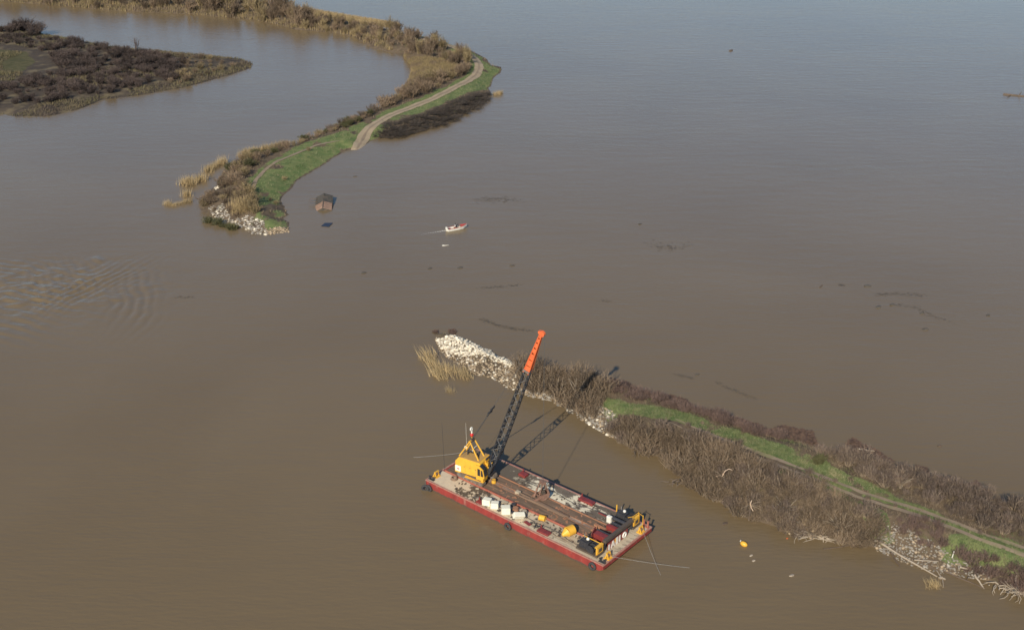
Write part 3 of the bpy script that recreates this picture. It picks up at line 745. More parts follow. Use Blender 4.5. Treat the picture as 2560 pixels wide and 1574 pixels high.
place_shrubs(maroon_protos, pp(N5, 1.5, 14, 1.0, near), near, 1.05, rnd, "maroon_shrub", "dark brown shrub between the track and the tan rocks", "shrub", "shrubs above the tan rocks")
N6 = [(2390, 1392), (2470, 1400), (2560, 1438), (2650, 1470), (2650, 1530), (2560, 1485), (2470, 1445), (2410, 1425)]
place_shrubs(maroon_protos, pp(N6, 1.0, 30, 1.2, near), near, 1.6, rnd, "maroon_shrub", "dark brown shrub on the bank at the lower right corner", "shrub", "shrubs in the lower right corner")
N7 = [(1690, 1060), (1830, 1108), (1960, 1160), (2100, 1212), (2300, 1285), (2480, 1345), (2470, 1362), (2280, 1300), (2080, 1222), (1950, 1178), (1820, 1125)]
place_shrubs(pale_protos, pp(N7, 2.3, 14, 3.5, near), near, 1.0, rnd, "pale_shrub", "small grey shrub growing at the edge of the near levee track", "shrub", "small shrubs beside the near track")

far_protos = [merged_proto("far_willow", 70 + i, 34, 0.36 + .05 * (i % 3), 9, M['shrub_far'], 0.026, 1.0) for i in range(6)] + [merged_proto("far_willow", 170 + i, 34, 0.4, 9, M['shrub_tan'], 0.026, 1.0) for i in range(3)]
farlow_protos = [merged_proto("far_shrub", 80 + i, 40, 0.6 + .1 * (i % 3), 8, M['shrub_far'], 0.034, .8) for i in range(5)] + [merged_proto("far_shrub", 180 + i, 40, 0.7, 8, M['shrub_tan'], 0.034, .8) for i in range(2)]
olive_protos = [merged_proto("olive_shrub", 90 + i, 60, 0.65, 9, M['shrub_green'], 0.05) for i in range(2)]
dark_protos = [merged_proto("dark_shrub", 100 + i, 60, 0.75, 9, M['shrub_cloud_shade'], 0.036) for i in range(3)]  # island shrubs, with the cloud's shade in their colour
brush_protos = [merged_proto("low_brush", 110 + i, 90, 2.9, 9, M['brush_dark'], 0.075) for i in range(2)]
F1a = [(-60, -40), (200, -25), (420, -10), (520, 0), (520, 36), (420, 30), (280, 22), (150, 12), (-60, 0)]
place_shrubs(far_protos, pp(F1a, 0.8, 90, 3.6, far, 0.3), far, 7.0, rnd, "willow_tree", "tall bare willow at the top left edge of the picture beyond the pond", "tree", "willows at the top left edge", False)
F1b = [(520, 0), (640, 12), (740, 34), (770, 42), (770, 72), (700, 58), (600, 44), (520, 36)]
place_shrubs(far_protos, pp(F1b, 0.8, 46, 3.0, far, 0.2), far, 6.6, rnd, "willow_tree", "tall bare willow behind the pond, left of the pale reed spit", "tree", "willows behind the pond", False)
F1c = [(770, 48), (850, 63), (940, 84), (960, 112), (925, 108), (880, 88), (800, 76), (770, 72)]
place_shrubs(far_protos, pp(F1c, 0.8, 46, 2.4, far, 0.2), far, 3.7, rnd, "willow_shrub", "bare willow between the pond and the pale reed spit", "shrub", "willows in front of the reed spit", False)
F2 = [(940, 78), (1020, 92), (1090, 108), (1150, 128), (1172, 150), (1172, 168), (1120, 172), (1060, 150), (1000, 130), (955, 112)]
place_shrubs(far_protos, pp(F2, 1.2, 52, 2.7, far, 0.5), far, 4.6, rnd, "willow_shrub", "brown willow shrub inside the sharp bend of the pale track", "shrub", "willows inside the track bend", False)
F3 = [(1175, 172), (1170, 186), (1120, 212), (1060, 240), (1000, 262), (930, 288), (945, 272), (1000, 240), (1060, 215), (1130, 188)]
place_shrubs(farlow_protos, pp(F3, 1.2, 46, 2.4, far, 0.3), far, 3.2, rnd, "far_shrub", "grey brown shrub on the pond side of the pale track", "shrub", "shrubs on the pond side of the pale track", False)
F5 = [(945, 340), (1000, 343), (1040, 328), (1105, 312), (1166, 281), (1218, 246), (1222, 230), (1160, 256), (1090, 286), (1010, 312), (965, 326)]
place_shrubs(brush_protos, pp(F5, 0.5, 120, 1.5, far, -0.6), far, 0.85, rnd, "low_brush", "low blackish brush on the river side of the pale track", "shrub", "dark brush on the river side of the pale track", False)
F6 = [(560, 440), (600, 402), (680, 380), (760, 350), (840, 318), (930, 285), (935, 298), (850, 335), (760, 365), (700, 388), (640, 425), (600, 462), (560, 485), (545, 465)]
pts6 = pp(F6, 0.6, 80, 1.7, far, 0.0)
place_shrubs(farlow_protos, pts6[:62], far, 1.9, rnd, "far_shrub", "brown shrub along the pond side of the far spit", "shrub", "brown shrubs on the pond side of the spit", False)
place_shrubs(olive_protos, pts6[62:], far, 1.8, rnd, "olive_shrub", "olive green bush along the pond side of the far spit", "shrub", "olive bushes on the pond side of the spit", False)
F7 = [(500, 500), (545, 470), (600, 465), (630, 500), (640, 545), (590, 545), (540, 535), (505, 528)]
place_shrubs(farlow_protos, pp(F7, 0.8, 34, 1.5, far, 0.2), far, 2.3, rnd, "far_shrub", "reddish brown shrub at the rocky end of the far spit", "shrub", "shrubs at the end of the far spit", False)
place_shrubs(farlow_protos, [G(711, 446, 1.2)[:2], G(675, 497, 1.2)[:2], G(772, 383, 1.2)[:2], G(690, 505, 1.0)[:2]], far, 1.1, rnd, "far_shrub", "dark brown bush alone in the green grass of the far spit", "shrub", "bushes in the grass of the spit", False)
place_shrubs(olive_protos, [G(2040, 1162, 2.3)[:2], G(2050, 1160, 2.3)[:2]], near, 1.2, rnd, "olive_shrub", "dark rounded bush on the grass beside the near track", "shrub", "dark bush beside the near track", False)
place_shrubs(maroon_protos, [G(1862, 1090, 1.8)[:2]], near, 1.6, rnd, "maroon_shrub", "rounded grey brown bush alone at the grass edge near the broad drift mat", "shrub", None)
place_shrubs(maroon_protos, [G(1563, 1038, 2.2)[:2], G(1552, 1040, 2.2)[:2]], near, 1.0, rnd, "maroon_shrub", "low dark bush in the grass right of the pale rocks", "shrub", "low bush right of the pale rocks")
olv = [G(x, y, 0)[:2] for x, y in ((520, 556), (532, 562), (545, 560), (556, 566), (570, 568), (582, 574), (592, 570))]
place_shrubs(olive_protos, olv, far, 1.8, rnd, "olive_shrub", "olive green bush standing in the water below the rocks of the far spit", "shrub", "olive bushes at the end of the far spit", False, sink=-0.6)
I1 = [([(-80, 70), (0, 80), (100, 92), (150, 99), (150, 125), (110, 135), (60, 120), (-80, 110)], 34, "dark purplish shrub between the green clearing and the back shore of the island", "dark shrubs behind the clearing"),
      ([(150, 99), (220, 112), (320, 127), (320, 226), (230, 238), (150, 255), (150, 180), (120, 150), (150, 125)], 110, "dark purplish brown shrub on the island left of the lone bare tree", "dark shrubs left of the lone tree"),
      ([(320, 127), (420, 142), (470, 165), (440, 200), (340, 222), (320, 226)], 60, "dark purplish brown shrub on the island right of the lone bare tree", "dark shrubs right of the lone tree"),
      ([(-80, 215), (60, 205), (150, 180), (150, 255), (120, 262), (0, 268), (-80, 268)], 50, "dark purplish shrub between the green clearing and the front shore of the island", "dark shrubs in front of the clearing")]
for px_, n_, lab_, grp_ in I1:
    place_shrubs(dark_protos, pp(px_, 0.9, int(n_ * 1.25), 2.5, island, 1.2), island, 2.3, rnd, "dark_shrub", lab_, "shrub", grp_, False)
I2 = [(440, 140), (520, 150), (590, 158), (580, 172), (500, 195), (420, 215), (430, 195), (470, 170)]
place_shrubs(farlow_protos, pp(I2, 0.8, 30, 3.0, island, 1.0), island, 2.0, rnd, "far_shrub", "brown shrub near the pointed end of the island", "shrub", "shrubs near the point of the island", False)
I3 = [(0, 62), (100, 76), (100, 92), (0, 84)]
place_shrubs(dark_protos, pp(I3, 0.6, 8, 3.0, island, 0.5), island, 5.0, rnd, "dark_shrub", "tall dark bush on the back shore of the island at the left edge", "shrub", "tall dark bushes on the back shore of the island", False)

# reeds standing in the water
def reed_proto(seed, n, spread, lean):
    r = np.random.default_rng(seed)
    P = r.normal(0, spread, (n, 2))
    V, F = blades(P, np.zeros(n) - 0.1, 1.0, 0.06, r, 1, 0.22, lean)
    return fast_mesh("reed_clump", V, F, M['reed'])
reed_lean = [reed_proto(200 + i, 60, 0.24 + .08 * i, (-0.42, 0.30)) for i in range(4)]
reed_up = [reed_proto(220 + i, 110, 0.34, (0, 0)) for i in range(3)]
def put_reeds(protos, pxs, h, label, group, wide=1.0):
    for x, y in pxs:
        o = bpy.data.objects.new("reed_clump", rnd.choice(protos)); q = G(x, y)
        o.location = (q[0], q[1], 0); hh = h * (0.75 + .5 * rnd.random()); o.scale = (hh * wide, hh * wide, hh)
        o.rotation_euler = (0, 0, rnd.gauss(0, .25))
        link(o); tag(o, label, "reeds", group)
put_reeds(reed_lean, [(1072, 890), (1078, 898), (1080, 905), (1088, 915), (1094, 925), (1108, 930), (1118, 922), (1124, 932), (1100, 940), (1112, 948), (1136, 930), (1154, 942), (1164, 938), (1172, 946), (1090, 940)], 1.5, "leaning golden reeds in the water beside the rocky levee tip", "leaning reeds by the rocky tip")
put_reeds(reed_lean, [(1124, 977), (1128, 979)], 0.8, "small broken reed tuft floating below the leaning reeds", "reed tufts below the leaning reeds")
put_reeds(reed_up, [(474, 462), (466, 460), (480, 458)], 2.2, "golden reed clump standing alone in the pond left of the spit", "lone reed clump in the pond", 1.3)
put_reeds(reed_up, [(500, 450), (507, 452)], 2.0, "golden reed clump between the lone clump and the spit", "reed clump nearest the spit")
put_reeds(reed_up, [(418, 512), (426, 513), (434, 515), (440, 513), (448, 511), (456, 510), (464, 507), (474, 506)], 1.1, "low golden reeds in a row left of the far spit end", "low reed row")
put_reeds(reed_up, [(465, 490), (468, 488)], 1.6, "small golden reed tuft above the low reed row", "small reed tuft")
put_reeds(reed_up, [(524, 425), (532, 420), (540, 416), (550, 412), (556, 408), (518, 430)], 1.8, "golden reeds on the pond side near the end of the spit", "reeds near the spit end")
put_reeds(reed_up, [(608, 390), (616, 386), (624, 384), (634, 380), (640, 382), (650, 378), (660, 376), (668, 376), (678, 374), (690, 370), (700, 366), (712, 362)], 1.9, "tall golden reeds in a bed on the pond side of the spit", "tall reed bed by the spit", 1.2)
for x, y in ((590, 522), (598, 520), (606, 522), (614, 522), (602, 528), (610, 528), (595, 530), (616, 530)):
    q = G(x, y, 1.2); o = bpy.data.objects.new("reed_clump", rnd.choice(reed_up)); z = float(far.h(np.array([q[:2]]))[0])
    o.location = (q[0], q[1], z); o.scale = (2.4, 2.4, 2.4); link(o)
    tag(o, "golden reed clump on the end of the far spit", "reeds", "golden reeds on the spit end")
put_reeds(reed_up, [(1238, 238), (1246, 236), (1252, 234)], 1.2, "thin reeds off the tip of the dark brush", "thin reeds off the dark brush")
put_reeds(reed_lean, [(2337, 1462), (2343, 1464), (2331, 1464)], 0.9, "thin green yellow water plant off the tan rocks", "water plant off the tan rocks")

# ------------------------------------------------------------------ riprap
def stone_mesh(seed, mat):
    bm = bmesh.new(); bmesh.ops.create_icosphere(bm, subdivisions=1, radius=0.5)
    r = random.Random(seed)
    for v in bm.verts:
        v.co *= 0.75 + 0.5 * r.random()
        v.co.z *= 0.75
    me = bpy.data.meshes.new("stone"); bm.to_mesh(me); bm.free(); me.materials.append(mat); return me
def riprap(px, z0, n, size, mats, land, label, n_small=0, small=0.3, zt=0.0, lift=0.12):
    poly = G2(px, z0)
    root = thing("riprap_bank", label, "rocks", (0, 0, 0))
    meshes = [stone_mesh(300 + i, mats[i % len(mats)]) for i in range(6)]
    P = rand_in(poly, n, rng, size * 0.55)
    Z = land.h(P)
    for q, z in zip(P, Z):
        o = bpy.data.objects.new("stone", rnd.choice(meshes)); s = size * (0.6 + 0.8 * rnd.random())
        o.location = (q[0], q[1], max(float(z), -0.1) + s * lift); o.scale = (s, s * (0.7 + .5 * rnd.random()), s * (0.6 + .4 * rnd.random()))
        o.rotation_euler = (rnd.gauss(0, .4), rnd.gauss(0, .4), rnd.random() * 6.28)
        link(o, root)
    if n_small:
        base = meshes[0]; bv = np.array([tuple(v.co) for v in base.vertices]); bf = np.array([tuple(p.vertices) for p in base.polygons])
        Q = rand_in(poly, n_small, rng); Z = np.maximum(land.h(Q), -0.1)
        a = rng.random(len(Q)) * 6.28; s = small * (0.5 + rng.random(len(Q)))
        ca, sa = np.cos(a) * s, np.sin(a) * s
        VV = np.stack([bv[None, :, 0] * ca[:, None] - bv[None, :, 1] * sa[:, None] + Q[:, :1],
                       bv[None, :, 0] * sa[:, None] + bv[None, :, 1] * ca[:, None] + Q[:, 1:2],
                       bv[None, :, 2] * s[:, None] + Z[:, None] + 0.05], -1).reshape(-1, 3)
        FF = (bf[None] + (np.arange(len(Q)) * len(bv))[:, None, None]).reshape(-1, 3)
        o = link(bpy.data.objects.new("small_stones", fast_mesh("small_stones", VV, FF, mats[-1])), root)
        tag(o, kind="stuff")
    return root
riprap([(1090, 838), (1110, 848), (1125, 845), (1140, 838), (1175, 850), (1220, 872), (1251, 890), (1310, 915), (1330, 928), (1300, 932), (1240, 914), (1200, 900), (1150, 888), (1120, 876), (1104, 866)], 0.6, 300, 0.66, [M['stone_white']], near,
       "bank of white riprap along the river side of the levee tip", 700, 0.42)
riprap([(1088, 838), (1112, 862), (1150, 882), (1210, 902), (1290, 928), (1300, 965), (1275, 966), (1250, 950), (1225, 936), (1180, 928), (1150, 904), (1122, 890), (1096, 868)], 0.6, 190, 0.48, [M['stone_tan'], M['stone_white'], M['stone_tan'], M['stone_white'], M['stone_grey'], M['stone_tan']], near,
       "mixed tan and grey rocks on the barge side of the levee tip", 600, 0.32)
riprap([(1290, 968), (1340, 980), (1385, 990), (1410, 1006), (1400, 1014), (1380, 1000), (1340, 992), (1305, 982)], 0.2, 70, 0.5, [M['stone_tan'], M['stone_grey']], near,
       "thin line of rocks under the willow thicket behind the boom", 120, 0.3)
riprap([(1420, 1010), (1460, 1020), (1495, 1022), (1540, 1050), (1555, 1080), (1548, 1096), (1520, 1084), (1484, 1062), (1440, 1034), (1415, 1020)], 0.5, 130, 0.52, [M['stone_white'], M['stone_tan'], M['stone_grey']], near,
       "pale rocks on the bank where the boom shadow lands", 260, 0.35)
riprap([(2180, 1345), (2230, 1330), (2300, 1360), (2360, 1388), (2400, 1408), (2470, 1425), (2480, 1445), (2410, 1436), (2342, 1424), (2286, 1411), (2230, 1385), (2190, 1368)], 0.4, 120, 0.42, [M['stone_tan'], M['stone_tan'], M['stone_grey']], near,
       "tan rocks on the shore beside the long driftwood pole", 500, 0.3)
riprap([(1960, 1300), (2000, 1312), (2060, 1335), (2060, 1345), (1990, 1338), (1950, 1318)], 0.3, 40, 0.45, [M['stone_grey'], M['stone_tan']], near,
       "grey rocks half hidden under the willow roots", 60, 0.3)
riprap([(520, 520), (560, 520), (580, 545), (625, 545), (660, 560), (668, 582), (630, 580), (600, 562), (560, 546), (530, 535)], 0.5, 110, 0.7, [M['stone_white'], M['stone_grey'], M['stone_grey']], far,
       "whitish rocks round the end of the far spit", 260, 0.5)
riprap([(536, 468), (546, 466), (552, 474), (540, 478)], 0.3, 14, 0.8, [M['stone_white']], far, "small heap of white stones on the pond side of the far spit")
riprap([(664, 574), (720, 568), (722, 578), (664, 585)], 0.2, 60, 0.6, [M['stone_tan']], far, "tan broken bank edge at the tip of the far spit", 80, 0.4)

# drift mats on the river side of the near levee
def drift_mat(px, label, dens=26):
    poly = G2(px)
    c = poly.mean(0)
    area = 0.5 * abs(np.dot(poly[:, 0], np.roll(poly[:, 1], 1)) - np.dot(poly[:, 1], np.roll(poly[:, 0], 1)))
    P = rand_in(poly, int(area * dens * 1.6), rng)
    d = sdist(P, poly) + 1.0 * fbm(P[:, 0], P[:, 1], 2.5, 3)
    P = P[d > 0.1]
    n = len(P); a = rng.random(n) * 6.28; s = 0.12 + 0.28 * rng.random(n)
    ux = np.column_stack([np.cos(a), np.sin(a), rng.normal(0, .2, n)]) * s[:, None]
    uy = np.column_stack([-np.sin(a), np.cos(a), rng.normal(0, .2, n)]) * (s * 0.5)[:, None]
    B = np.column_stack([P, 0.04 + 0.14 * rng.random(n)])
    V = np.stack([B - ux - uy, B + ux - uy, B + ux + uy, B - ux + uy], 1).reshape(-1, 3)
    F = np.arange(len(V)).reshape(-1, 4)
    o = link(bpy.data.objects.new("drift_mat", fast_mesh("drift_mat", V, F, M['weed'])))
    tag(o, label, "weed", kind="stuff")
drift_mat([(1490, 950), (1530, 946), (1570, 956), (1625, 985), (1676, 988), (1713, 998), (1745, 1022), (1800, 1034), (1860, 1050), (1905, 1064), (1900, 1085), (1800, 1055), (1700, 1025), (1600, 990), (1500, 968)], "long reddish drift mat along the river edge of the maroon shrubs", 40)
drift_mat([(1895, 1068), (1930, 1074), (1956, 1063), (2000, 1074), (2030, 1078), (2046, 1108), (2080, 1125), (2050, 1132), (1990, 1118), (1930, 1100), (1895, 1085)], "broad dark reddish drift mat bulging into the river", 50)
drift_mat([(2112, 1112), (2134, 1096), (2155, 1108), (2190, 1122), (2235, 1155), (2190, 1165), (2150, 1145)], "pointed dark drift mat with a white log on it", 45)
drift_mat([(2285, 1160), (2318, 1172), (2332, 1198), (2315, 1205), (2305, 1180)], "small hooked dark drift mat", 45)
drift_mat([(2380, 1210), (2420, 1215), (2440, 1202), (2455, 1222), (2460, 1232), (2420, 1250), (2390, 1235)], "dark drift mat near the right end of the pale thicket", 45)
drift_mat([(1080, 828), (1094, 826), (1098, 833), (1086, 836)], "tiny dark weed patch at the very tip of the rocky levee", 45)
drift_mat([(1122, 826), (1135, 824), (1140, 834), (1126, 840)], "dark weed patch on the river side of the white rocks", 45)

# weed lines drifting on open water
def weed_line(pts, n, spread, size, label):
    L_ = G2(pts); s = np.concatenate([[0], np.cumsum(np.hypot(*np.diff(L_, axis=0).T))])
    t = np.sort(rng.random(n)) * s[-1]
    C = np.column_stack([np.interp(t, s, L_[:, 0]), np.interp(t, s, L_[:, 1])])
    keep = fbm(t, t * 0 + pts[0][0], 6.0, 3) > -0.08
    C = C[keep]; C = np.repeat(C, 2, 0); n = len(C)
    C += rng.normal(0, spread, (n, 2))
    a = rng.random(n) * 6.28; q = 1.15 * size * (0.4 + rng.random(n))
    ux = np.column_stack([np.cos(a), np.sin(a), np.zeros(n)]) * q[:, None]; uy = np.column_stack([-np.sin(a), np.cos(a), np.zeros(n)]) * (q * .5)[:, None]
    B = np.column_stack([C, 0.012 + 0.02 * rng.random(n)])
    V = np.stack([B - ux, B + uy, B + ux, B - uy], 1).reshape(-1, 3)
    o = link(bpy.data.objects.new("weed_line", fast_mesh("weed_line", V, np.arange(len(V)).reshape(-1, 4), M['weed_dark'])))
    tag(o, label, "weed", kind="stuff")
weed_line([(1200, 796), (1240, 812), (1290, 822), (1330, 826)], 120, 0.35, 0.16, "thin dark weed line beyond the white rocks")
weed_line([(1690, 935), (1740, 948), (1790, 955), (1840, 978), (1900, 1000), (2000, 1030), (2060, 1050)], 220, 0.3, 0.13, "long thin weed line drifting beyond the green levee strip")
weed_line([(1200, 720), (1260, 716), (1300, 712)], 60, 0.4, 0.16, "short weed line in mid river below the floating shed")
weed_line([(1500, 750), (1550, 756), (1580, 752)], 50, 0.4, 0.15, "short weed line in mid river right of centre")
weed_line([(2100, 712), (2140, 715), (2175, 714)], 90, 0.35, 0.22, "dark weed line on the right with two dark clumps")
weed_line([(2190, 736), (2240, 735), (2320, 738)], 90, 0.5, 0.17, "faint weed line at the right side of the river")
weed_line([(2230, 760), (2290, 768), (2330, 790), (2380, 803)], 80, 0.4, 0.15, "curving weed line above the small dark float on the right")
weed_line([(440, 742), (480, 744), (520, 742)], 40, 0.4, 0.15, "short weed line on the left below the far spit")
weed_line([(1190, 500), (1240, 498), (1290, 500)], 90, 1.2, 0.22, "faint weed patch in the river right of the floating shed")
weed_line([(1630, 610), (1680, 622), (1720, 610)], 90, 1.2, 0.22, "faint weed patch in mid river toward the right")
weed_line([(1350, 570), (1390, 574)], 60, 0.9, 0.22, "weed patch right of the red motorboat")
weed_line([(2370, 1235), (2460, 1238), (2560, 1262)], 120, 0.5, 0.14, "weed bits along the river edge of the pale thicket")

# ------------------------------------------------------------------ barge
B_CTR = Vector((3.357, 140.579, 0.0)); B_YAW = R(-40.04); DECK = 1.45
BM = Matrix.Translation(B_CTR) @ Matrix.Rotation(B_YAW, 4, 'Z')
def W(u, v, h=0.0):
    return BM @ Vector((u, v, DECK + h))
HL, HWD = 16.5, 5.82
barge = thing("barge", "long red steel deck barge carrying a yellow crane", "barge", B_CTR, (0, 0, B_YAW))
MB().prism([(-HL, 1.42), (-HL, 0.75), (-HL + 2.6, -0.9), (HL - 2.6, -0.9), (HL, 0.75), (HL, 1.42)], -HWD, HWD).build("hull", M['hull'], barge)
rim = MB()
for s in (-1, 1):
    rim.box((0, s * (HWD - 0.06), 1.44), (2 * HL + 0.10, 0.26, 0.13))
    rim.box((s * (HL - 0.06), 0, 1.438), (0.26, 2 * HWD - 0.2, 0.126))
rim.build("gunwale", M['rim'], barge)
rub = MB()
for s in (-1, 1):
    for k in range(9):
        rub.box((-HL + 3.2 + k * 3.3, s * (HWD + 0.012), 0.55), (0.10, 0.03, 1.3))
rub.build("side_frames", M['hull'], barge)
# bare deck plates left and right of the runway, planks where the photograph shows boards
MB().box((-6.9, -4.0, 1.435), (18.9, 3.36, 0.05)).build("deck_plate", M['deck_near'], barge)
MB().box((-10.2, 3.92, 1.435), (12.2, 3.5, 0.05)).build("deck_plate", M['deck_far'], barge)
MB().box((15.35, 0.0, 1.436), (2.1, 11.3, 0.05)).build("deck_plate", M['plank'], barge)
rr = random.Random(11)
for j in range(10):
    v = -5.52 + j * 0.335
    for a, b in ((2.56, 8.2 + rr.uniform(-.8, .8)), (None, 14.28)):
        if a is None: a = prev + 0.03
        prev = b
        MB().box(((a + b) / 2, v, 1.44 + rr.uniform(0, .02)), (b - a, 0.31, 0.06)).build("plank", M['plank'], barge)
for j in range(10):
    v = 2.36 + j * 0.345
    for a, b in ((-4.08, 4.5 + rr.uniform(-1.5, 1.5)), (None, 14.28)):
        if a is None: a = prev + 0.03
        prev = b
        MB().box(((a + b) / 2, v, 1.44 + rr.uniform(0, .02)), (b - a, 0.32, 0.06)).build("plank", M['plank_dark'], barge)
# crane runway
MB().box((-1.1, -1.14, 1.47), (29.6, 1.80, 0.14)).build("timber_mat", M['timber_mat'], barge)
MB().box((-1.1, 1.24, 1.47), (29.6, 1.42, 0.14)).build("timber_mat", M['timber_mat'], barge)
MB().box((-1.1, 0.13, 1.455), (29.6, 0.66, 0.12)).build("runway_middle_strip", M['mid_strip'], barge)
MB().box((-1.6, -2.16, 1.56), (28.6, 0.16, 0.28)).build("kerb", M['curb'], barge)
MB().box((-1.6, 2.06, 1.54), (28.6, 0.14, 0.24)).build("kerb", M['orangerust'], barge)
MB().box((-0.6, 0.50, 1.52), (27.0, 0.09, 0.16)).build("kerb", M['orangerust'], barge)
MB().box((-0.6, -0.24, 1.52), (27.0, 0.05, 0.14)).build("kerb", M['orangerust'], barge)
for (u, v, a, b, hh, lab) in ((5.7, -5.05, 2.0, 0.95, 0.30, "flat red deck hatch near the larger yellow buoy"), (-6.1, -5.2, 1.15, 0.7, 0.25, "small faded red hatch beside the white blocks"),
                              (-5.9, 4.5, 1.25, 1.0, 0.45, "red hatch on the far edge near the crane"), (5.7, 4.95, 2.6, 0.85, 0.40, "long red hatch on the far edge of the deck")):
    h_ = MB().box((u, v, 1.46 + hh / 2), (a, b, hh)).build("deck_hatch", M['redpaint'], barge, bevel=0.05); h_["label"] = lab
    MB().tube((u - a / 2 + .12, v + b / 2 + .05, 1.46), (u - a / 2 + .12, v + b / 2 + .05, 1.46 + hh + .35), .09).build("vent_pipe", M['redpaint'], h_)
def bitts(u, v, mat, h=0.75, label=None):
    m = MB()
    for d in (-.34, .34):
        m.tube((u + d, v, 1.45), (u + d, v, 1.45 + h), .13, .13, 10); m.tube((u + d, v, 1.45 + h), (u + d, v, 1.45 + h + .07), .17, .17, 10)
    m.box((u, v, 1.52), (1.1, .4, .07))
    o = m.build("mooring_bitts", mat, barge)
    if label: o["label"] = label
bitts(15.8, 5.35, M['curb'], 1.0, "pair of red mooring posts at the far right corner")
bitts(15.95, -5.3, M['black'], 0.5); bitts(-15.85, -5.25, M['black'], 0.5)
def fairlead(u, v, yaw, lab):
    Mx = Matrix.Translation((u, v, 1.46)) @ Matrix.Rotation(yaw, 4, 'Z')
    m = MB(Mx)
    for d in (-.32, .32):
        m.box((0, d, .45), (.14, .14, .9), (0, .3, 0)); m.box((.28, d, .38), (.12, .12, .85), (0, -.35, 0))
    m.box((.05, 0, .88), (.2, .8, .12)); m.box((.1, 0, .06), (.9, .95, .12))
    o = m.build("cable_fairlead", M['yellow'], barge); o["label"] = lab
    MB(Mx).tube((.12, -.28, .45), (.12, .28, .45), .2, .2, 12).build("roller", M['rust'], o)
fairlead(15.9, -4.0, 0, "yellow cable guide at the near end corner")
fairlead(15.9, 3.8, 0, "yellow cable guide at the far end corner")
fairlead(-15.8, -4.1, math.pi, "yellow cable guide at the left end")
m = MB(); m.tube((15.5, 5.0, 1.45), (15.5, 5.0, 3.4), .05); m.tube((15.5, 5.0, 3.3), (14.6, 5.2, 3.3), .04); m.build("lamp_post", M['yellow'], barge)
m = MB()
for k in range(7):
    m.box((16.0 - .03 * (k % 2), -3.0 + k * .95, 1.475), (.6, .05, .03), (0, 0, .5))
m.build("tread_bars", M['darkbeam'], barge)

# end machinery: head beam, sign board, spreader pipes, red boxes
m = MB(); m.box((14.55, 0.5, 2.85), (.55, 7.0, .45)); m.build("head_beam", M['darkbeam'], barge)
for v in (-2.9, 3.6):
    MB().box((14.55, v, 2.06), (.3, .3, 1.2)).build("beam_post", M['black'], barge)
sb = MB().box((14.97, -0.35, 2.02), (.08, 4.7, 1.15)).build("sign_board", M['redpaint'], barge); sb["label"] = "red end board with large white letters"
MB().torus((15.03, 1.15, 2.02), .36, .13, 'X', 20, 6).build("letter", M['white'], sb)
MB().box((15.03, 0.05, 2.04), (.06, .30, 1.0)).build("letter", M['white'], sb)
MB().box((15.03, -0.62, 2.04), (.06, .50, 1.08)).build("letter", M['white'], sb)
m = MB(); m.box((15.03, -1.35, 1.98), (.06, .2, 1.05), (.35, 0, 0)); m.box((15.03, -1.75, 1.98), (.06, .2, 1.05), (-.35, 0, 0)); m.box((15.032, -1.55, 1.8), (.06, .5, .16)); m.build("letter", M['white'], sb)
MB().box((15.03, -2.45, 1.95), (.06, .34, .8)).build("letter", M['white'], sb)
MB().box((15.02, -1.0, 2.25), (.06, .22, .55)).build("yellow_patch", M['yellow'], sb)
for v, a, z in ((2.75, 11.9, 2.6), (1.9, 12.4, 2.5), (-0.9, 11.9, 2.55)):
    MB().tube((a, v, z), (14.27, v, z), .26 if v > 2 else .17, None, 12).build("spreader_pipe", M['black'], barge)
MB().box((13.0, 1.25, 1.95), (1.9, .55, 0.9)).build("machinery_box", M['redpaint'], barge)
MB().box((13.1, -1.75, 2.15), (1.9, .9, 1.3)).build("machinery_box", M['redpaint'], barge)
MB().box((11.75, -1.45, 2.1), (.10, 1.8, 1.15), (0, -.2, .35)).build("machinery_plate", M['redpaint'], barge)
MB().box((11.9, -0.35, 1.75), (2.6, .5, .22), (0, 0, .05)).build("rusty_girder", M['orangerust'], barge)
MB().box((11.2, 0.75, 1.78), (2.0, .45, .3), (0, 0, -.1)).build("rusty_girder", M['orangerust'], barge)
m = MB()
for k in range(7):
    m.tube((10.6 + rr.uniform(0, 2.6), rr.uniform(-1.2, 1.6), 1.6), (10.6 + rr.uniform(0, 2.6), rr.uniform(-1.2, 1.6), 1.8), .07)
m.build("loose_pipes", M['darkbeam'], barge)
MB().box((11.2, 2.95, 1.98), (.75, .55, 1.05)).build("white_tank", M['white'], barge, bevel=.08)

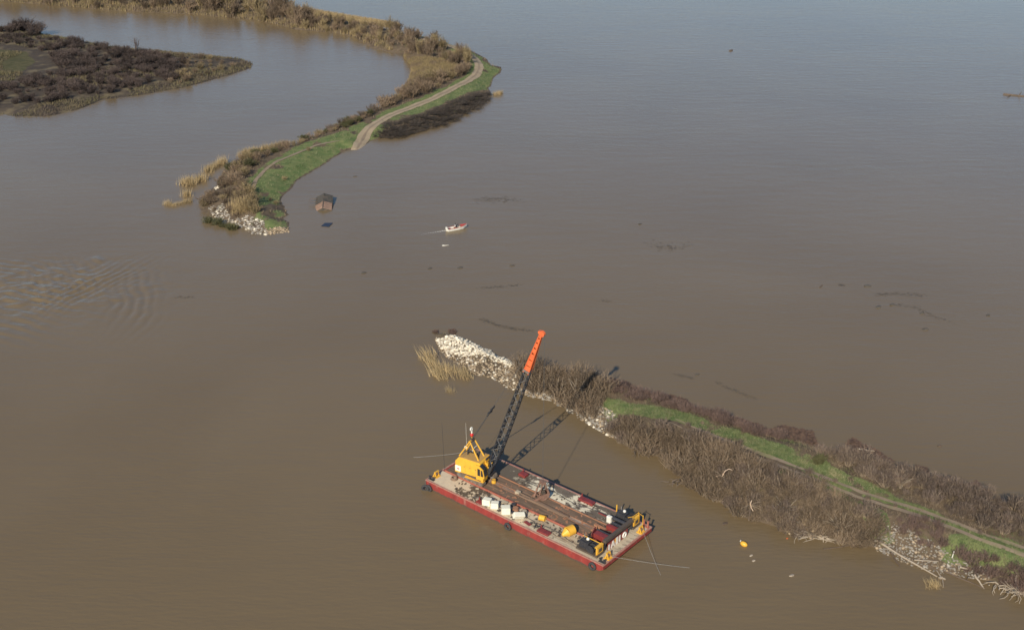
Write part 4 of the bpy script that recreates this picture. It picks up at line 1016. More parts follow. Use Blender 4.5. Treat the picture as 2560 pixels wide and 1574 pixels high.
def winch(v, side, label, sgn):
    w = thing("deck_winch", label, "winch", W(12.9, v), (0, 0, B_YAW))
    MB().box((0.2, 0, .16), (3.6, 1.7, .26)).build("bed_frame", M['darkbeam'], w)
    e = MB().box((-.55, 0, .85), (1.5, .95, 1.05)).box((-.6, 0.1, 1.45), (.9, .5, .25)).build("engine", M['black'], w)
    MB().tube((-.9, .25, 1.45), (-.9, .25, 2.1), .08).build("exhaust_pipe", M['steel'], e)
    MB().ball((-.25, .1, 1.66), .23, 10, 6).build("air_filter", M['white'], e)
    m = MB()
    m.tube((.75, -.7, .8), (.75, .7, .8), .33, None, 14)
    for d in (-.74, 0, .74): m.tube((.75, d - .04, .8), (.75, d + .04, .8), .62, None, 16)
    m.build("drum", M['black'], w)
    g = MB(); g.box((1.85, 0, .95), (.16, 1.35, 1.05)); g.box((1.72, 0, 1.52), (.42, 1.5, .12)); g.build("radiator_guard", M['yellow'], w)
    MB().box((1.945, 0, .95), (.04, .7, .55)).build("grille", M['darkbeam'], w)
    r_ = MB()
    for y in (-.7, .7): r_.tube((1.75, y, .3), (1.75, y, 2.05 if side else 1.5), .045)
    if side:
        r_.tube((1.75, -.7, 2.05), (1.75, .7, 2.05), .045); r_.tube((1.75, -.7, 2.05), (.9, -.7, 1.5), .04)
    else:
        r_.tube((1.7, .5, 1.55), (-1.2, .3, 1.75), .055)
    r_.build("guard_rail", M['yellow'], w)
    m = MB()
    for k in range(10):
        m.box((-1.5 + k * .33, rr.uniform(-.55, .55), .45 + rr.uniform(0, .6)), (.22, .26, .3), (rr.random(), rr.random(), rr.random()))
    for k in range(5):
        m.path([(-1.7, rr.uniform(-.6, .6), .4), (-.4, rr.uniform(-.7, .7), 1.3), (.5, rr.uniform(-.6, .6), .6)], .04)
    m.build("fittings", M['black'], w)
    return w
winch(-4.25, False, "black deck winch with yellow guard at the near corner of the barge", -1)
winch(4.45, True, "black deck winch with tall yellow frame at the far corner of the barge", 1)
MB().tube((10.8, 5.3, 1.45), (10.8, 5.3, 3.0), .09).build("marker_post", M['yellow'], barge)

# ------------------------------------------------------------------ crane
C_YAW = R(9.8)
crane = thing("crawler_crane", "yellow crawler crane with black lattice boom and orange boom top on the barge", "crane", W(-10.9, -0.55, 0.10), (0, 0, B_YAW))
HR = Matrix.Rotation(C_YAW, 4, 'Z')
for v in (-1.25, 1.45):
    prof = []
    for k in range(9):
        a = -math.pi / 2 + math.pi * k / 8; prof.append((2.05 + .5 * math.cos(a), .5 + .5 * math.sin(a)))
    for k in range(9):
        a = math.pi / 2 + math.pi * k / 8; prof.append((-2.05 + .5 * math.cos(a), .5 + .5 * math.sin(a)))
    tr = MB().prism(prof, v - .38, v + .38).build("crawler_track", M['crawler'], crane)
    sh = MB()
    per = 2 * 4.1 + 2 * math.pi * .5
    n = 34
    for k in range(n):
        s = per * k / n
        if s < 4.1: p, an = (2.05 - s, 1.0), 0
        elif s < 4.1 + math.pi * .5: a = math.pi / 2 + (s - 4.1) / .5; p, an = (-2.05 + .5 * math.cos(a), .5 + .5 * math.sin(a)), a - math.pi / 2
        elif s < 8.2 + math.pi * .5: p, an = (-2.05 + (s - 4.1 - math.pi * .5), 0.03), math.pi
        else: a = -math.pi / 2 + (s - 8.2 - math.pi * .5) / .5; p, an = (2.05 + .5 * math.cos(a), .5 + .5 * math.sin(a)), a - math.pi / 2
        sh.box((p[0], v, p[1]), (.19, .84, .07), (0, -an, 0))
    sh.build("track_shoes", M['crawler'], tr)
    w_ = MB()
    for x in (-2.05, -1.2, -.4, .4, 1.2, 2.05):
        w_.tube((x, v - .42, .5 if abs(x) > 2 else .3), (x, v + .42, .5 if abs(x) > 2 else .3), .36 if abs(x) > 2 else .2, None, 12)
    w_.build("track_rollers", M['steel'], tr)
MB().box((0, .1, .62), (2.2, 2.2, .6)).tube((0, .1, .85), (0, .1, 1.2), 1.0, None, 20).build("carbody", M['black'], crane)
# rotating upper works
prof = [(-2.85, 1.15), (1.55, 1.15), (1.55, 3.55), (1.35, 3.72), (-2.2, 3.72), (-2.85, 2.9)]
MB(HR).prism(prof, -1.45, 1.45).build("house", M['yellow'], crane)
house_roof = MB(HR).box((-.45, 0, 3.745), (3.4, 2.8, .05)).build("roof_plate", M['yellow_roof'], crane)
MB(HR).box((-2.5, 0, 1.55), (.9, 2.84, 1.1)).build("counterweight", M['yellow'], crane)
for x in (-1.55, -.55, .42):
    d_ = MB(HR).box((x, -1.465, 2.4), (.92, .04, 1.9)).build("side_door", M['yellow'], crane)
    MB(HR).box((x + .3, -1.495, 2.35), (.12, .03, .12)).build("door_handle", M['black'], d_)
sg = MB(HR).box((-2.35, -1.475, 1.75), (.98, .05, .95)).build("sign_panel", M['white'], crane)
sg["label"] = "square white sign with a small red emblem"
MB(HR).ball((-2.33, -1.50, 1.68), .19, 12, 6, (1.2, .12, .55)).build("emblem", M['red_bright'], sg)
cabp = [(1.0, .85), (2.25, .85), (2.42, 1.7), (2.2, 2.85), (1.5, 3.4), (1.0, 3.4)]
cab = MB(HR).prism(cabp, -1.75, -.65).build("cab", M['yellow'], crane)
MB(HR).prism([(1.25, 1.75), (1.72, 1.75), (1.72, 2.9), (1.25, 2.95)], -1.775, -1.752).build("window", M['glass'], cab)
MB(HR).prism([(1.85, 1.75), (2.28, 1.75), (2.1, 2.75), (1.85, 2.85)], -1.775, -1.752).build("window", M['glass'], cab)
m = MB(HR); m.poly([(2.445, -1.65, 1.72), (2.445, -.75, 1.72), (2.225, -.75, 2.85), (2.225, -1.65, 2.85)]); m.build("window", M['glass'], cab)
m = MB(HR); m.poly([(2.225, -1.65, 2.90), (2.225, -.75, 2.90), (1.56, -.75, 3.40), (1.56, -1.65, 3.40)]); m.build("window", M['glass'], cab)
MB(HR).box((.75, -1.75, .95), (3.3, .55, .08)).build("catwalk", M['yellow'], crane)
m = MB(HR); m.tube((2.3, -1.95, .95), (2.3, -1.95, 1.6), .04); m.build("catwalk_rail", M['yellow'], crane)
MB(HR).box((.9, -1.46, 1.7), (.32, .06, 1.1)).build("louvre", M['yellow_roof'], crane)
# gantry
m = MB(HR)
for y in (-.85, .75):
    m.tube((.95, y - .05, 3.7), (-.75, y * .72, 6.4), .12, .10, 8); m.tube((-2.35, y * 1.25, 3.7), (-.75, y * .72, 6.4), .11, .09, 8)
m.tube((-.75, -.75, 6.4), (-.75, .65, 6.4), .12, None, 8)
gantry = m.build("gantry", M['yellow'], crane)
m = MB(HR)
for y in (-.3, -.1, .1, .3): m.tube((-.75, y - .05, 6.38), (-.75, y + .05, 6.38), .32, None, 14)
m.build("sheaves", M['darkbeam'], gantry)
m = MB(HR)
for y in (-.25, 0, .25): m.tube((-.7, y, 6.6), (.3, y, 3.9), .05)
m.build("gantry_ropes", M['rope'], gantry)
MB(HR).box((-.25, -.1, 5.1), (.06, .7, .95), (0, .5, 0)).build("white_board", M['white'], gantry)
m = MB(HR); m.tube((-.75, 0, 6.4), (-.75, 0, 7.1), .05); m.build("marker_mast", M['yellow'], gantry)
MB(HR).ball((-.75, 0, 7.25), .28, 12, 8).build("red_ball", M['red_bright'], gantry)
m = MB(HR); m.tube((-.75, 0, 7.45), (-.75, 0, 8.15), .10, .12); m.torus((-.75, -.1, 8.3), .23, .11, 'X', 14, 6); m.build("white_marker", M['white'], gantry)
# roof clutter
m = MB(HR); m.path([(-1.4, -.2, 3.75), (-1.4, -.2, 4.2), (-1.15, -.2, 4.5), (-.85, -.2, 4.35)], .10, 8); m.tube((-1.8, .4, 3.95), (-.8, .5, 3.95), .18, None, 10); m.build("exhaust", M['black'], crane)
MB(HR).tube((-.1, .2, 3.75), (-.1, .2, 4.15), .28, None, 12).build("roof_vent", M['yellow_roof'], crane)
MB(HR).ball((-2.5, 1.0, 4.05), .26, 12, 8).build("antenna_base", M['white'], crane)
MB(HR).tube((-2.4, 1.1, 4.0), (-2.5, 1.1, 8.2), .02, .012, 5).build("whip_antenna", M['white'], crane)
# front machinery beside the cab
m = MB(HR); m.box((1.95, .35, 1.35), (1.3, 1.6, .35)); m.tube((1.9, -.35, 2.15), (1.9, 1.2, 2.15), .42, None, 14); m.build("front_frame", M['black'], crane)
m = MB(HR)
for y in (-.3, .35, 1.0): m.tube((1.9, y, 2.2), (1.9, y + .12, 2.2), .62, None, 16)
m.box((1.45, .4, 3.3), (.5, 1.0, .35)); m.box((1.8, .1, 2.95), (.5, .4, .4)); m.build("hoist_drums", M['yellow'], crane)
MB(HR).box((1.62, .75, 2.9), (.15, 1.3, 1.7)).build("front_shield", M['black'], crane)
# boom
BF = Vector((2.3, 0, 1.55)); BT = Vector((10.86, 0, 26.6))
BD = (BT - BF); BLEN = BD.length; BD.normalize()
BY = Vector((0, 1, 0)); BN = BY.cross(BD).normalized()
def bw(s):
    ks = [(0, .50, .16), (.05, .52, .22), (.17, .64, .56), (.45, .60, .53), (.745, .46, .42), (1.0, .19, .16)]
    for a, b in zip(ks, ks[1:]):
        if s <= b[0]:
            t = (s - a[0]) / (b[0] - a[0]); return a[1] + (b[1] - a[1]) * t, a[2] + (b[2] - a[2]) * t
    return ks[-1][1:]
def bpt(s, cy, cn):
    wy, wn_ = bw(s); return BF + BD * (s * BLEN) + BY * (cy * wy) + BN * (cn * wn_)
boom = thing("tmp", "x", "x"); bpy.data.objects.remove(boom)
ch = MB(HR); ss = [0, .05, .17, .32, .45, .6, .745]
for cy in (-1, 1):
    for cn in (-1, 1):
        ch.path([bpt(s, cy, cn) for s in ss], .068, 6)
boom = ch.build("boom", M['boom'], crane)
lc = MB(HR); lat = MB(HR)
nb = 17; s0, s1 = .06, .745
for k in range(nb):
    a = s0 + (s1 - s0) * k / nb; b = s0 + (s1 - s0) * (k + 1) / nb
    for cn in (-1, 1):
        lc.tube(bpt(a, -1, cn), bpt(b, 1, cn), .055, None, 5); lat.tube(bpt(a, -1, cn), bpt(a, 1, cn), .05, None, 5)
    for cy in (-1, 1):
        lc.tube(bpt(a, cy, -1 if k % 2 else 1), bpt(b, cy, 1 if k % 2 else -1), .05, None, 5)
lc.build("lacing", M['lacing'], boom); lat.build("lacing", M['boom'], boom)
m = MB(HR)
for s, e in ((.0, .06), (.163, .18), (.44, .455)):
    for cn in (-1, 1): m._add([bpt(s, -1, cn), bpt(s, 1, cn), bpt(e, 1, cn), bpt(e, -1, cn)], [(0, 1, 2, 3)])
    for cy in (-1, 1): m._add([bpt(s, cy, -1), bpt(s, cy, 1), bpt(e, cy, 1), bpt(e, cy, -1)], [(0, 1, 2, 3)])
m.build("splice_plates", M['boom'], boom)
top = MB(HR)
for cy in (-1, 1):
    for cn in (-1, 1): top.tube(bpt(.745, cy, cn), bpt(1, cy, cn), .095, .08, 6)
boom_top = top.build("boom_top", M['orange'], crane)
pl = MB(HR); ho = MB(HR)
cuts = [.755, .79, .83, .87, .905, .94, .97, .995]
def quad4(mb, a, b, fy, fn, w0, w1, off):
    """flat plate between two stations on one face"""
    P = []
    for s, w in ((a, w0), (b, w1)):
        for c in (-1, 1):
            if fy: P.append(bpt(s, fy * (1 + off), c * w))
            else: P.append(bpt(s, c * w, fn * (1 + off)))
    mb._add([P[0], P[1], P[3], P[2]], [(0, 1, 2, 3)])
for i, (a, b) in enumerate(zip(cuts, cuts[1:])):
    for fn in (-1, 1):
        quad4(pl, a + .0, b, 0, fn, .95, .95, .03)
    for fy in (-1, 1):
        quad4(pl, a + (.003 if i < 3 else .007), b - .001, fy, 0, .92, .92, .04)
    for j in range(2):
        c = a + (b - a) * (.3 + .4 * j)
        if i >= 3:
            for f in (-1, 1): quad4(ho, c - .0022, c + .0022, 0, f, .16, .16, .12)
pl.build("cover_plates", M['orange'], boom_top)
ho.build("lightening_holes", M['darkbeam'], boom_top)
m = MB(HR); m.box(bpt(.757, 0, 0), (1.0, 1.25, .25), (0, .35, 0)); m.build("splice_collar", M['steel'], boom_top)
m = MB(HR)
for y in (-.18, .02, .18): m.tube(BT + Vector((.12, y - .05, .05)), BT + Vector((.12, y + .05, .05)), .42, None, 16)
m.box(BT + Vector((-.1, 0, .25)), (.6, .5, .35)); m.build("tip_sheaves", M['orange'], boom_top)
# pendants and bridle
gt = Vector((-.75, 0, 6.4)); tb = BT + BN * (-.0)
bri = gt.lerp(tb, .275)
m = MB(HR)
for y in (-.35, .35):
    m.tube(gt + Vector((0, y, 0)), bri + Vector((0, y, 0)), .022, None, 5, False)
    m.tube(bri + Vector((.4, y, .75)), tb + Vector((0, y * .6, 0)), .022, None, 5, False)
for y in (-.15, .15): m.tube(gt + Vector((0, y, 0)), bri + Vector((0, y, 0)), .022, None, 5, False)
m.build("pendant_lines", M['rope'], crane)
m = MB(HR); dv = (tb - gt).normalized()
m.tube(bri - dv * .7 + Vector((0, -.25, 0)), bri + dv * 1.1 + Vector((0, -.25, 0)), .10, None, 6)
m.tube(bri - dv * .2 + Vector((0, .3, 0)), bri + dv * 1.3 + Vector((0, .3, 0)), .10, None, 6)
m.tube(bri + Vector((0, -.5, 0)), bri + Vector((0, .5, 0)), .16, None, 8)
m.tube(bri + dv * .9 + Vector((0, -.45, 0)), bri + dv * .9 + Vector((0, .45, 0)), .13, None, 8)
m.build("bridle_spreader", M['black'], crane)
# hoist ropes run from the drums up to the boom tip, then down to the bucket
m = MB(HR)
for y in (-.08, .08):
    m.tube((1.9, y, 2.7), BT + Vector((0, y, .4)), .018, None, 5, False)
m.build("hoist_lines", M['rope'], crane)
crane_M = Matrix.Translation(W(-10.9, -0.55, 0.10)) @ Matrix.Rotation(B_YAW, 4, 'Z') @ HR
tipw = crane_M @ (BT + Vector((.5, 0, 0)))

# ------------------------------------------------------------------ clamshell bucket on the deck, hanging slack from its wires
bx, by = tipw.x, tipw.y
bz = DECK + 0.11
bucket = thing("clamshell_bucket", "rusty clamshell bucket standing on the barge deck under the boom tip", "bucket", (bx, by, bz), (0, 0, B_YAW + 1.15))
for s in (-1, 1):
    prof = [(0, 0)]
    for k in range(7):
        a = -math.pi / 2 + (math.pi / 2) * k / 6
        prof.append((s * (.92 * math.cos(a)), 1.05 + 1.05 * math.sin(a)))
    m = MB()
    sh_ = prof[1:]
    outer = [(x, z) for x, z in sh_]; inner = [(x * .92, 1.05 + (z - 1.05) * .92) for x, z in sh_]
    m.prism(outer + inner[::-1], -.55, .55)
    for y in (-.55, .55):
        m.prism([(0, 1.05)] + outer, y - .03, y + .03)
    jaw = m.build("jaw", M['rust'], bucket)
    t = MB()
    for y in (-.45, 0, .45): t.box((s * .12, y, .06), (.2, .12, .14))
    t.build("teeth", M['darkbeam'], jaw)
    a = MB()
    for y in (-.5, .5): a.tube((s * .82, y, 1.1), (s * .2, y * .8, 2.75), .085, .075, 6)
    a.build("arm", M['rust'], bucket)
MB().box((0, 0, 2.8), (.65, .95, .4)).build("head_block", M['rust'], bucket)
m = MB(); m.box((0, 0, 1.15), (.5, .95, .35))
for y in (-.2, .2): m.tube((0, y - .06, 1.25), (0, y + .06, 1.25), .34, None, 14)
m.build("lower_sheave_block", M['darkbeam'], bucket)
m = MB(); m.tube((-1.3, .2, .55), (-.7, .3, 1.9), .13, None, 8); m.tube((-1.5, -.3, .25), (-.6, -.2, .3), .22, None, 8); m.build("tag_line_arm", M['rust'], bucket)
m = MB()
for y in (-.12, .12): m.tube((0, y, 2.9), (0, y * .5, tipw.z - bz), .018, None, 5, False)
m.build("hoist_wires", M['rope'], bucket)

# ------------------------------------------------------------------ loose things on the deck
def block(name, u, v, size, rot, label, mat='whiteblock'):
    m = MB().box((0, 0, 0), size)
    o = m.build(name, M[mat], None, bevel=.06)
    zs = [abs((Euler(rot).to_matrix() @ Vector((a * size[0] / 2, b * size[1] / 2, c * size[2] / 2))).z) for a in (-1, 1) for b in (-1, 1) for c in (-1, 1)]
    p = W(u, v, max(zs) + .02); o.location = p
    o.rotation_euler = (Matrix.Rotation(B_YAW, 3, 'Z') @ Euler(rot).to_matrix()).to_euler()
    tag(o, label, "block", "white blocks on the deck")
block("white_block", -5.05, -4.85, (1.25, 1.0, .95), (0, 0, .35), "white block nearest the crane in the row of four")
block("white_block", -3.65, -4.75, (1.15, .95, .9), (0, 0, .55), "white block standing second from the crane in the row of four")
block("white_block", -1.55, -4.75, (1.3, 1.1, 1.05), (0, .0, .75), "large white block, third from the crane in the row of four")
block("white_block", 0.95, -4.85, (1.7, .75, .8), (.5, .25, 1.1), "tilted white block at the end of the row, farthest from the crane")
def drum(name, u, v, r, l, mat, label, up=False, yaw=0.0, cat="drum"):
    o = thing(name, label, cat, W(u, v, 0.03), (0, 0, B_YAW + yaw))
    m = MB()
    if up:
        m.tube((0, 0, 0), (0, 0, l), r, None, 16); m.build("body", M[mat], o)
        MB().torus((0, 0, l), r * .95, .035, 'Z', 16, 5).build("lid_ring", M['darkbeam'], o)
        MB().torus((0, 0, l * .5), r, .025, 'Z', 16, 5).build("hoop", M[mat], o)
    else:
        m.tube((-l / 2, 0, r), (l / 2, 0, r), r, None, 18); m.build("body", M[mat], o)
        for x in (-l / 2, l / 2, 0): MB().torus((x, 0, r), r, .03, 'X', 18, 5).build("hoop", M[mat], o)
    return o
drum("yellow_drum", 3.65, -2.85, .42, .85, 'yellow', "small yellow drum lying against the red kerb", yaw=.3)
drum("rusty_drum", -0.85, -3.4, .45, .5, 'orangerust', "faded pink drum standing near the tilted white block", True)
drum("white_drum", 0.7, -3.3, .40, .6, 'plank', "pale drum standing between the kerb and the tilted white block", True)
drum("black_pot", -1.75, -2.75, .33, .45, 'black', "small dark pot beside the red kerb", True)
drum("yellow_drum", -8.0, 0.05, .34, .62, 'yellow', "yellow drum standing between the front ends of the crane tracks", True)
# yellow anchor buoy with a conical nose
o = thing("anchor_buoy", "large yellow anchor buoy lying on the deck planks", "buoy", W(8.75, -3.3, 0.03), (0, 0, B_YAW + 1.3))
m = MB(); m.tube((-.3, 0, .72), (.75, 0, .72), .72, None, 20); m.tube((-.3, 0, .72), (-1.15, 0, .45), .72, .2, 20); m.build("body", M['yellow'], o)
MB().torus((.75, 0, .72), .2, .05, 'X', 12, 6).build("ring", M['black'], o)
for k in range(7):
    a = -3.6 + rr.uniform(-.6, .6); ln = rr.uniform(5, 9.5)
    o = MB().box((0, 0, 0), (ln, .14 + .06 * rr.random(), .12)).build("loose_timber", M['wood_old'])
    o.location = W(1.6 + rr.uniform(-1.5, 1.5), .02 + (k - 3) * .085 + rr.uniform(-.02, .02), .20 + .10 * (k % 2)); o.rotation_euler = (0, 0, B_YAW + rr.uniform(-.012, .012))
    tag(o, "long weathered timber in the bundle along the middle of the runway", "timber", "timbers along the middle of the runway")
o = MB().box((0, 0, .22), (.75, .62, .42)).build("wooden_box", M['plank'], None, bevel=.03); o.location = W(-3.3, .1, .1); o.rotation_euler = (0, 0, B_YAW + .1)
tag(o, "squat wooden box at the crane end of the timber bundle", "box")
m = MB()
for k in range(4): m.torus((0, 0, .06 + k * .09), .52 - .04 * k, .06, 'Z', 20, 6)
o = m.build("rope_coil", M['wood_old']); o.location = W(-13.3, -2.95, .02); tag(o, "coil of brown rope on the pale deck behind the crane", "rope")
m = MB(); r2 = random.Random(4)
for k in range(16):
    p = Vector((r2.gauss(0, .5), r2.gauss(0, .3), .08 + .15 * r2.random())); m.tube(p, p + Vector((r2.gauss(0, .5), r2.gauss(0, .4), .1 * r2.random())), .05, None, 5)
o = m.build("chain_heap", M['black']); o.location = W(4.2, -4.5, .02); o.rotation_euler = (0, 0, B_YAW); tag(o, "small dark heap of chain near the flat red hatch", "chain")
for (u, v, a, b, t, lab, yaw) in ((-3.3, -2.95, 1.0, .7, 'plank', "loose tan plate beside the kerb behind the white blocks", .3), (-2.6, -3.9, .8, .7, 'black', "dark crate behind the second white block", .2),
                                 (-0.9, -4.2, .6, .5, 'black', "dark crate behind the third white block", .5), (2.6, -4.9, 1.2, .5, 'redpaint', "rusty red plate between the tilted block and the chain heap", -.2),
                                 (9.6, 3.7, 1.7, .16, 'redpaint', "thin red bar on the white patched planks", 0.0)):
    o = MB().box((0, 0, .14), (a, b, .26 if t == 'black' else .12)).build("deck_plate_loose" if t != 'black' else "crate", M[t], None, bevel=.02)
    o.location = W(u, v, .02); o.rotation_euler = (0, 0, B_YAW + yaw); tag(o, lab, "plate" if t != 'black' else "crate")

def deck_debris(name, label, u0, u1, v0, v1, n, mat, smin, smax, seed):
    r_ = random.Random(seed); m = MB()
    for k in range(n):
        a = r_.uniform(smin, smax)
        m.box((r_.uniform(u0, u1), r_.uniform(v0, v1), 1.50 + .03 * r_.random()), (a, a * r_.uniform(.2, .8), .05 + .10 * r_.random()), (r_.gauss(0, .12), r_.gauss(0, .12), r_.random() * 3))
    o = m.build(name, M[mat]); o.location = B_CTR; o.rotation_euler = (0, 0, B_YAW)
    tag(o, label, "debris", kind="stuff")
deck_debris("deck_debris", "dark scraps scattered over the near side of the deck", -12, 13.5, -5.4, -2.4, 120, 'darkbeam', .12, .5, 21)
deck_debris("deck_debris", "pale wood scraps scattered over the near side of the deck", -9, 4, -5.4, -2.4, 60, 'plank', .15, .6, 22)
deck_debris("deck_debris", "rusty scraps scattered along the crane runway", -7.5, 12, -2.0, 1.9, 110, 'orangerust', .12, .7, 23)
deck_debris("deck_debris", "dark scraps scattered over the far side of the deck", -7, 11, 2.3, 5.4, 70, 'darkbeam', .12, .45, 24)
for k, (pts_, lab) in enumerate((([(-8, -4.6), (-4, -3.2), (1, -3.9), (6, -3.7), (11.2, -4.4)], "thin dark rope lying along the near side deck toward the winch"),
                                ([(-6, 3.2), (0, 3.9), (5, 3.5), (11, 4.3)], "thin dark rope lying along the far side deck toward the winch"),
                                ([(5, -4.2), (8, -4.6), (10, -4.0), (12.5, -5.2)], "loose tan rope snaking over the deck planks"))):
    C_ = [Vector((a, b, 1.52)) for a, b in pts_]; P_ = []
    for a, b in zip(C_, C_[1:]):
        for j in range(6): P_.append(a.lerp(b, j / 6) + Vector((0, .12 * math.sin(j * 1.1 + a.x), 0)))
    o = MB().path(P_, .045, 5).build("deck_rope", M['wood_old' if k == 2 else 'black']); o.location = B_CTR; o.rotation_euler = (0, 0, B_YAW); tag(o, lab, "rope")

# tyre fenders hung over the side
def tyre(u, v, z, axis_yaw, label, tilt=0.0):
    o = thing("tyre_fender", label, "tyre", BM @ Vector((u, v, z)), (tilt, 0, B_YAW + axis_yaw), "tyre fenders")
    MB().torus((0, 0, 0), .44, .19, 'Y', 24, 10).build("tyre", M['rubber'], o, smooth=True)
    MB().tube((0, .02, .55), (0, .30, DECK - z + .05), .03, None, 5).build("hanging_rope", M['rope'], o)
tyre(14.85, -6.06, .72, 0, "black tyre fender on the near side at the right end of the barge")
tyre(-0.1, -6.06, .45, 0, "black tyre fender halfway along the near side of the barge")
tyre(-15.7, -6.06, .35, 0, "black tyre fender on the near side at the left end of the barge")
tyre(-16.2, -6.30, .30, .5, "black tyre fender at the left corner of the barge, half under water")

# anchor cables and the tall pole behind the barge
def cable(a, b, label, sag=0.25, r=.018):
    pts = []
    for k in range(9):
        t = k / 8; p = Vector(a).lerp(Vector(b), t); p.z -= sag * 4 * t * (1 - t); pts.append(p)
    o = MB().path(pts, r, 5).build("anchor_cable", M['cable']); tag(o, label, "cable")
g1 = G(1730, 1418); g2 = G(1653, 1439); g3 = G(1030, 1142)
cable(W(16.3, -4.0, .45), (g1[0], g1[1], -.05), "pale anchor cable running right from the near end corner", .15)
cable(W(16.3, 3.8, .45), (g2[0], g2[1], -.05), "pale anchor cable running down from the far end corner", .15)
cable(W(-16.0, 3.8, .7), (g3[0], g3[1], -.05), "pale anchor cable running left from behind the crane", .15)
p = W(-16.3, -1.9, 0); o = MB().tube((0, 0, 0), (-.2, 0, 8.3), .03, .02, 6).build("thin_pole", M['black']); o.location = p
tag(o, "tall thin dark pole at the left end of the barge", "pole")

# ------------------------------------------------------------------ motorboat with one person
bq = Vector(G(1142, 573)); b_yaw = math.atan2(262.6 - 260.3, -10.9 + 15.6) + .06
boat = thing("motorboat", "small white motorboat with red deck crossing mid river", "boat", bq, (0, 0, b_yaw))
def loft(stations, parent, name, mat, cap=True):
    n = len(stations[0]); V = [p for s in stations for p in s]; F = []
    for i in range(len(stations) - 1):
        for j in range(n - 1):
            F.append((i * n + j, i * n + j + 1, (i + 1) * n + j + 1, (i + 1) * n + j))
    if cap: F.append(tuple(range(n)))
    m = MB(); m._add(V, F); return m.build(name, mat, parent, smooth=False)
st = []; dk = []
for x, w, kz, sz in ((-2.6, .85, -.15, .62), (-1.2, .95, -.18, .64), (.4, .95, -.15, .70), (1.5, .72, -.05, .80), (2.3, .32, .2, .92), (2.75, .03, .6, 1.0)):
    st.append([(x, -w, sz), (x, -w * .82, .05 + .3 * (x > 2)), (x, 0, kz), (x, w * .82, .05 + .3 * (x > 2)), (x, w, sz)])
    dk.append((x, w, sz))
loft(st, boat, "hull", M['white'])
m = MB()
for (x0, w0, z0), (x1, w1, z1) in zip(dk, dk[1:]):
    for s in (-1, 1):
        m._add([(x0, s * w0, z0 + .01), (x1, s * w1, z1 + .01), (x1, s * max(w1 - .22, 0), z1 + .03), (x0, s * (w0 - .22), z0 + .03)], [(0, 1, 2, 3)])
m._add([(.9, -.85, .76), (2.3, -.32, .95), (2.75, 0, 1.02), (2.3, .32, .95), (.9, .85, .76)], [(0, 1, 2, 3, 4)])
m.build("deck", M['boat_red'], boat)
MB().box((-.9, 0, .12), (3.2, 1.4, .05)).build("floor", M['redpaint'], boat)
for x in (-1.7, -.35): MB().box((x, 0, .38), (.45, 1.45, .08)).build("seat", M['redpaint'], boat)
m = MB(); m.poly([(.75, -.75, .75), (.75, .75, .75), (.5, .65, 1.2), (.5, -.65, 1.2)]); m.build("windscreen", M['glass'], boat)
m = MB(); m.box((-2.78, 0, .75), (.35, .36, .55)); m.box((-2.75, 0, .2), (.16, .14, .8)); m.build("outboard_motor", M['white'], boat)
MB().tube((.42, .3, .85), (.36, .3, .9), .18, None, 12).build("steering_wheel", M['black'], boat)

def person(parent_M, label, x, y, z):
    """seated figure: one skinned body, clothing as separate colour layers"""
    J = [(0, 0, .0), (0, 0, .22), (.03, 0, .45), (.04, 0, .56), (.06, 0, .66), (.07, 0, .74),
         (.02, .2, .42), (.16, .27, .2), (.4, .2, .28), (.02, -.2, .42), (.16, -.27, .2), (.4, -.2, .28),
         (.12, .11, -.02), (.48, .13, .0), (.5, .13, -.36), (.62, .13, -.4), (.12, -.11, -.02), (.48, -.13, .0), (.5, -.13, -.36), (.62, -.13, -.4)]
    E_ = [(0, 1), (1, 2), (2, 3), (3, 4), (4, 5), (2, 6), (6, 7), (7, 8), (2, 9), (9, 10), (10, 11), (0, 12), (12, 13), (13, 14), (14, 15), (0, 16), (16, 17), (17, 18), (18, 19)]
    rad = [.16, .17, .15, .06, .1, .1, .075, .05, .04, .075, .05, .04, .1, .07, .05, .045, .1, .07, .05, .045]
    me = bpy.data.meshes.new("person"); me.from_pydata(J, E_, [])
    o = bpy.data.objects.new("person", me); link(o)
    o.matrix_world = parent_M @ Matrix.Translation((x, y, z))
    sk = o.modifiers.new("skin", 'SKIN')
    for i, sv in enumerate(me.skin_vertices[0].data): sv.radius = (rad[i], rad[i]); sv.use_root = (i == 0)
    ss = o.modifiers.new("sub", 'SUBSURF'); ss.levels = 1; ss.render_levels = 1
    me.materials.append(M['dark_cloth'])
    tag(o, label, "person")
    MB().ball((.07, 0, .77), .12, 10, 8, (1, .85, 1.15)).build("head", M['skin'], o)
    MB().ball((.05, 0, .81), .125, 10, 8, (1, .9, 1.0)).build("hair", M['dark_cloth'], o)
    MB().ball((.02, 0, .32), .2, 10, 8, (.9, 1.05, 1.1)).build("life_vest", M['shirt'], o)
    return o
bm_ = Matrix.Translation(bq) @ Matrix.Rotation(b_yaw, 4, 'Z')
person(bm_, "person in dark clothes with a pale vest steering the motorboat", -.25, .3, .58)
w_ = [(G(1118, 575)[0] - k * .55, G(1118, 575)[1] - k * .28 + rr.gauss(0, .06)) for k in range(12)]
m = MB()
for k, (x, y) in enumerate(w_):
    s = .22 * (1 - k / 14); m.ball((x, y, .0), s, 8, 5, (1.6, .8, .12))
o = m.build("boat_wake", M['white']); tag(o, "thin line of foam behind the motorboat", "foam", kind="stuff")

# ------------------------------------------------------------------ half sunken shed
hq = Vector(G(808, 527)); hy = Vector(G(812, 500)) - hq
shed = thing("sunken_shed", "flooded wooden shed with dark roof and bare lower boards floating in the river", "shed", (hq.x, hq.y, 0), (R(-6), R(-7), math.atan2(hy.y, hy.x)))
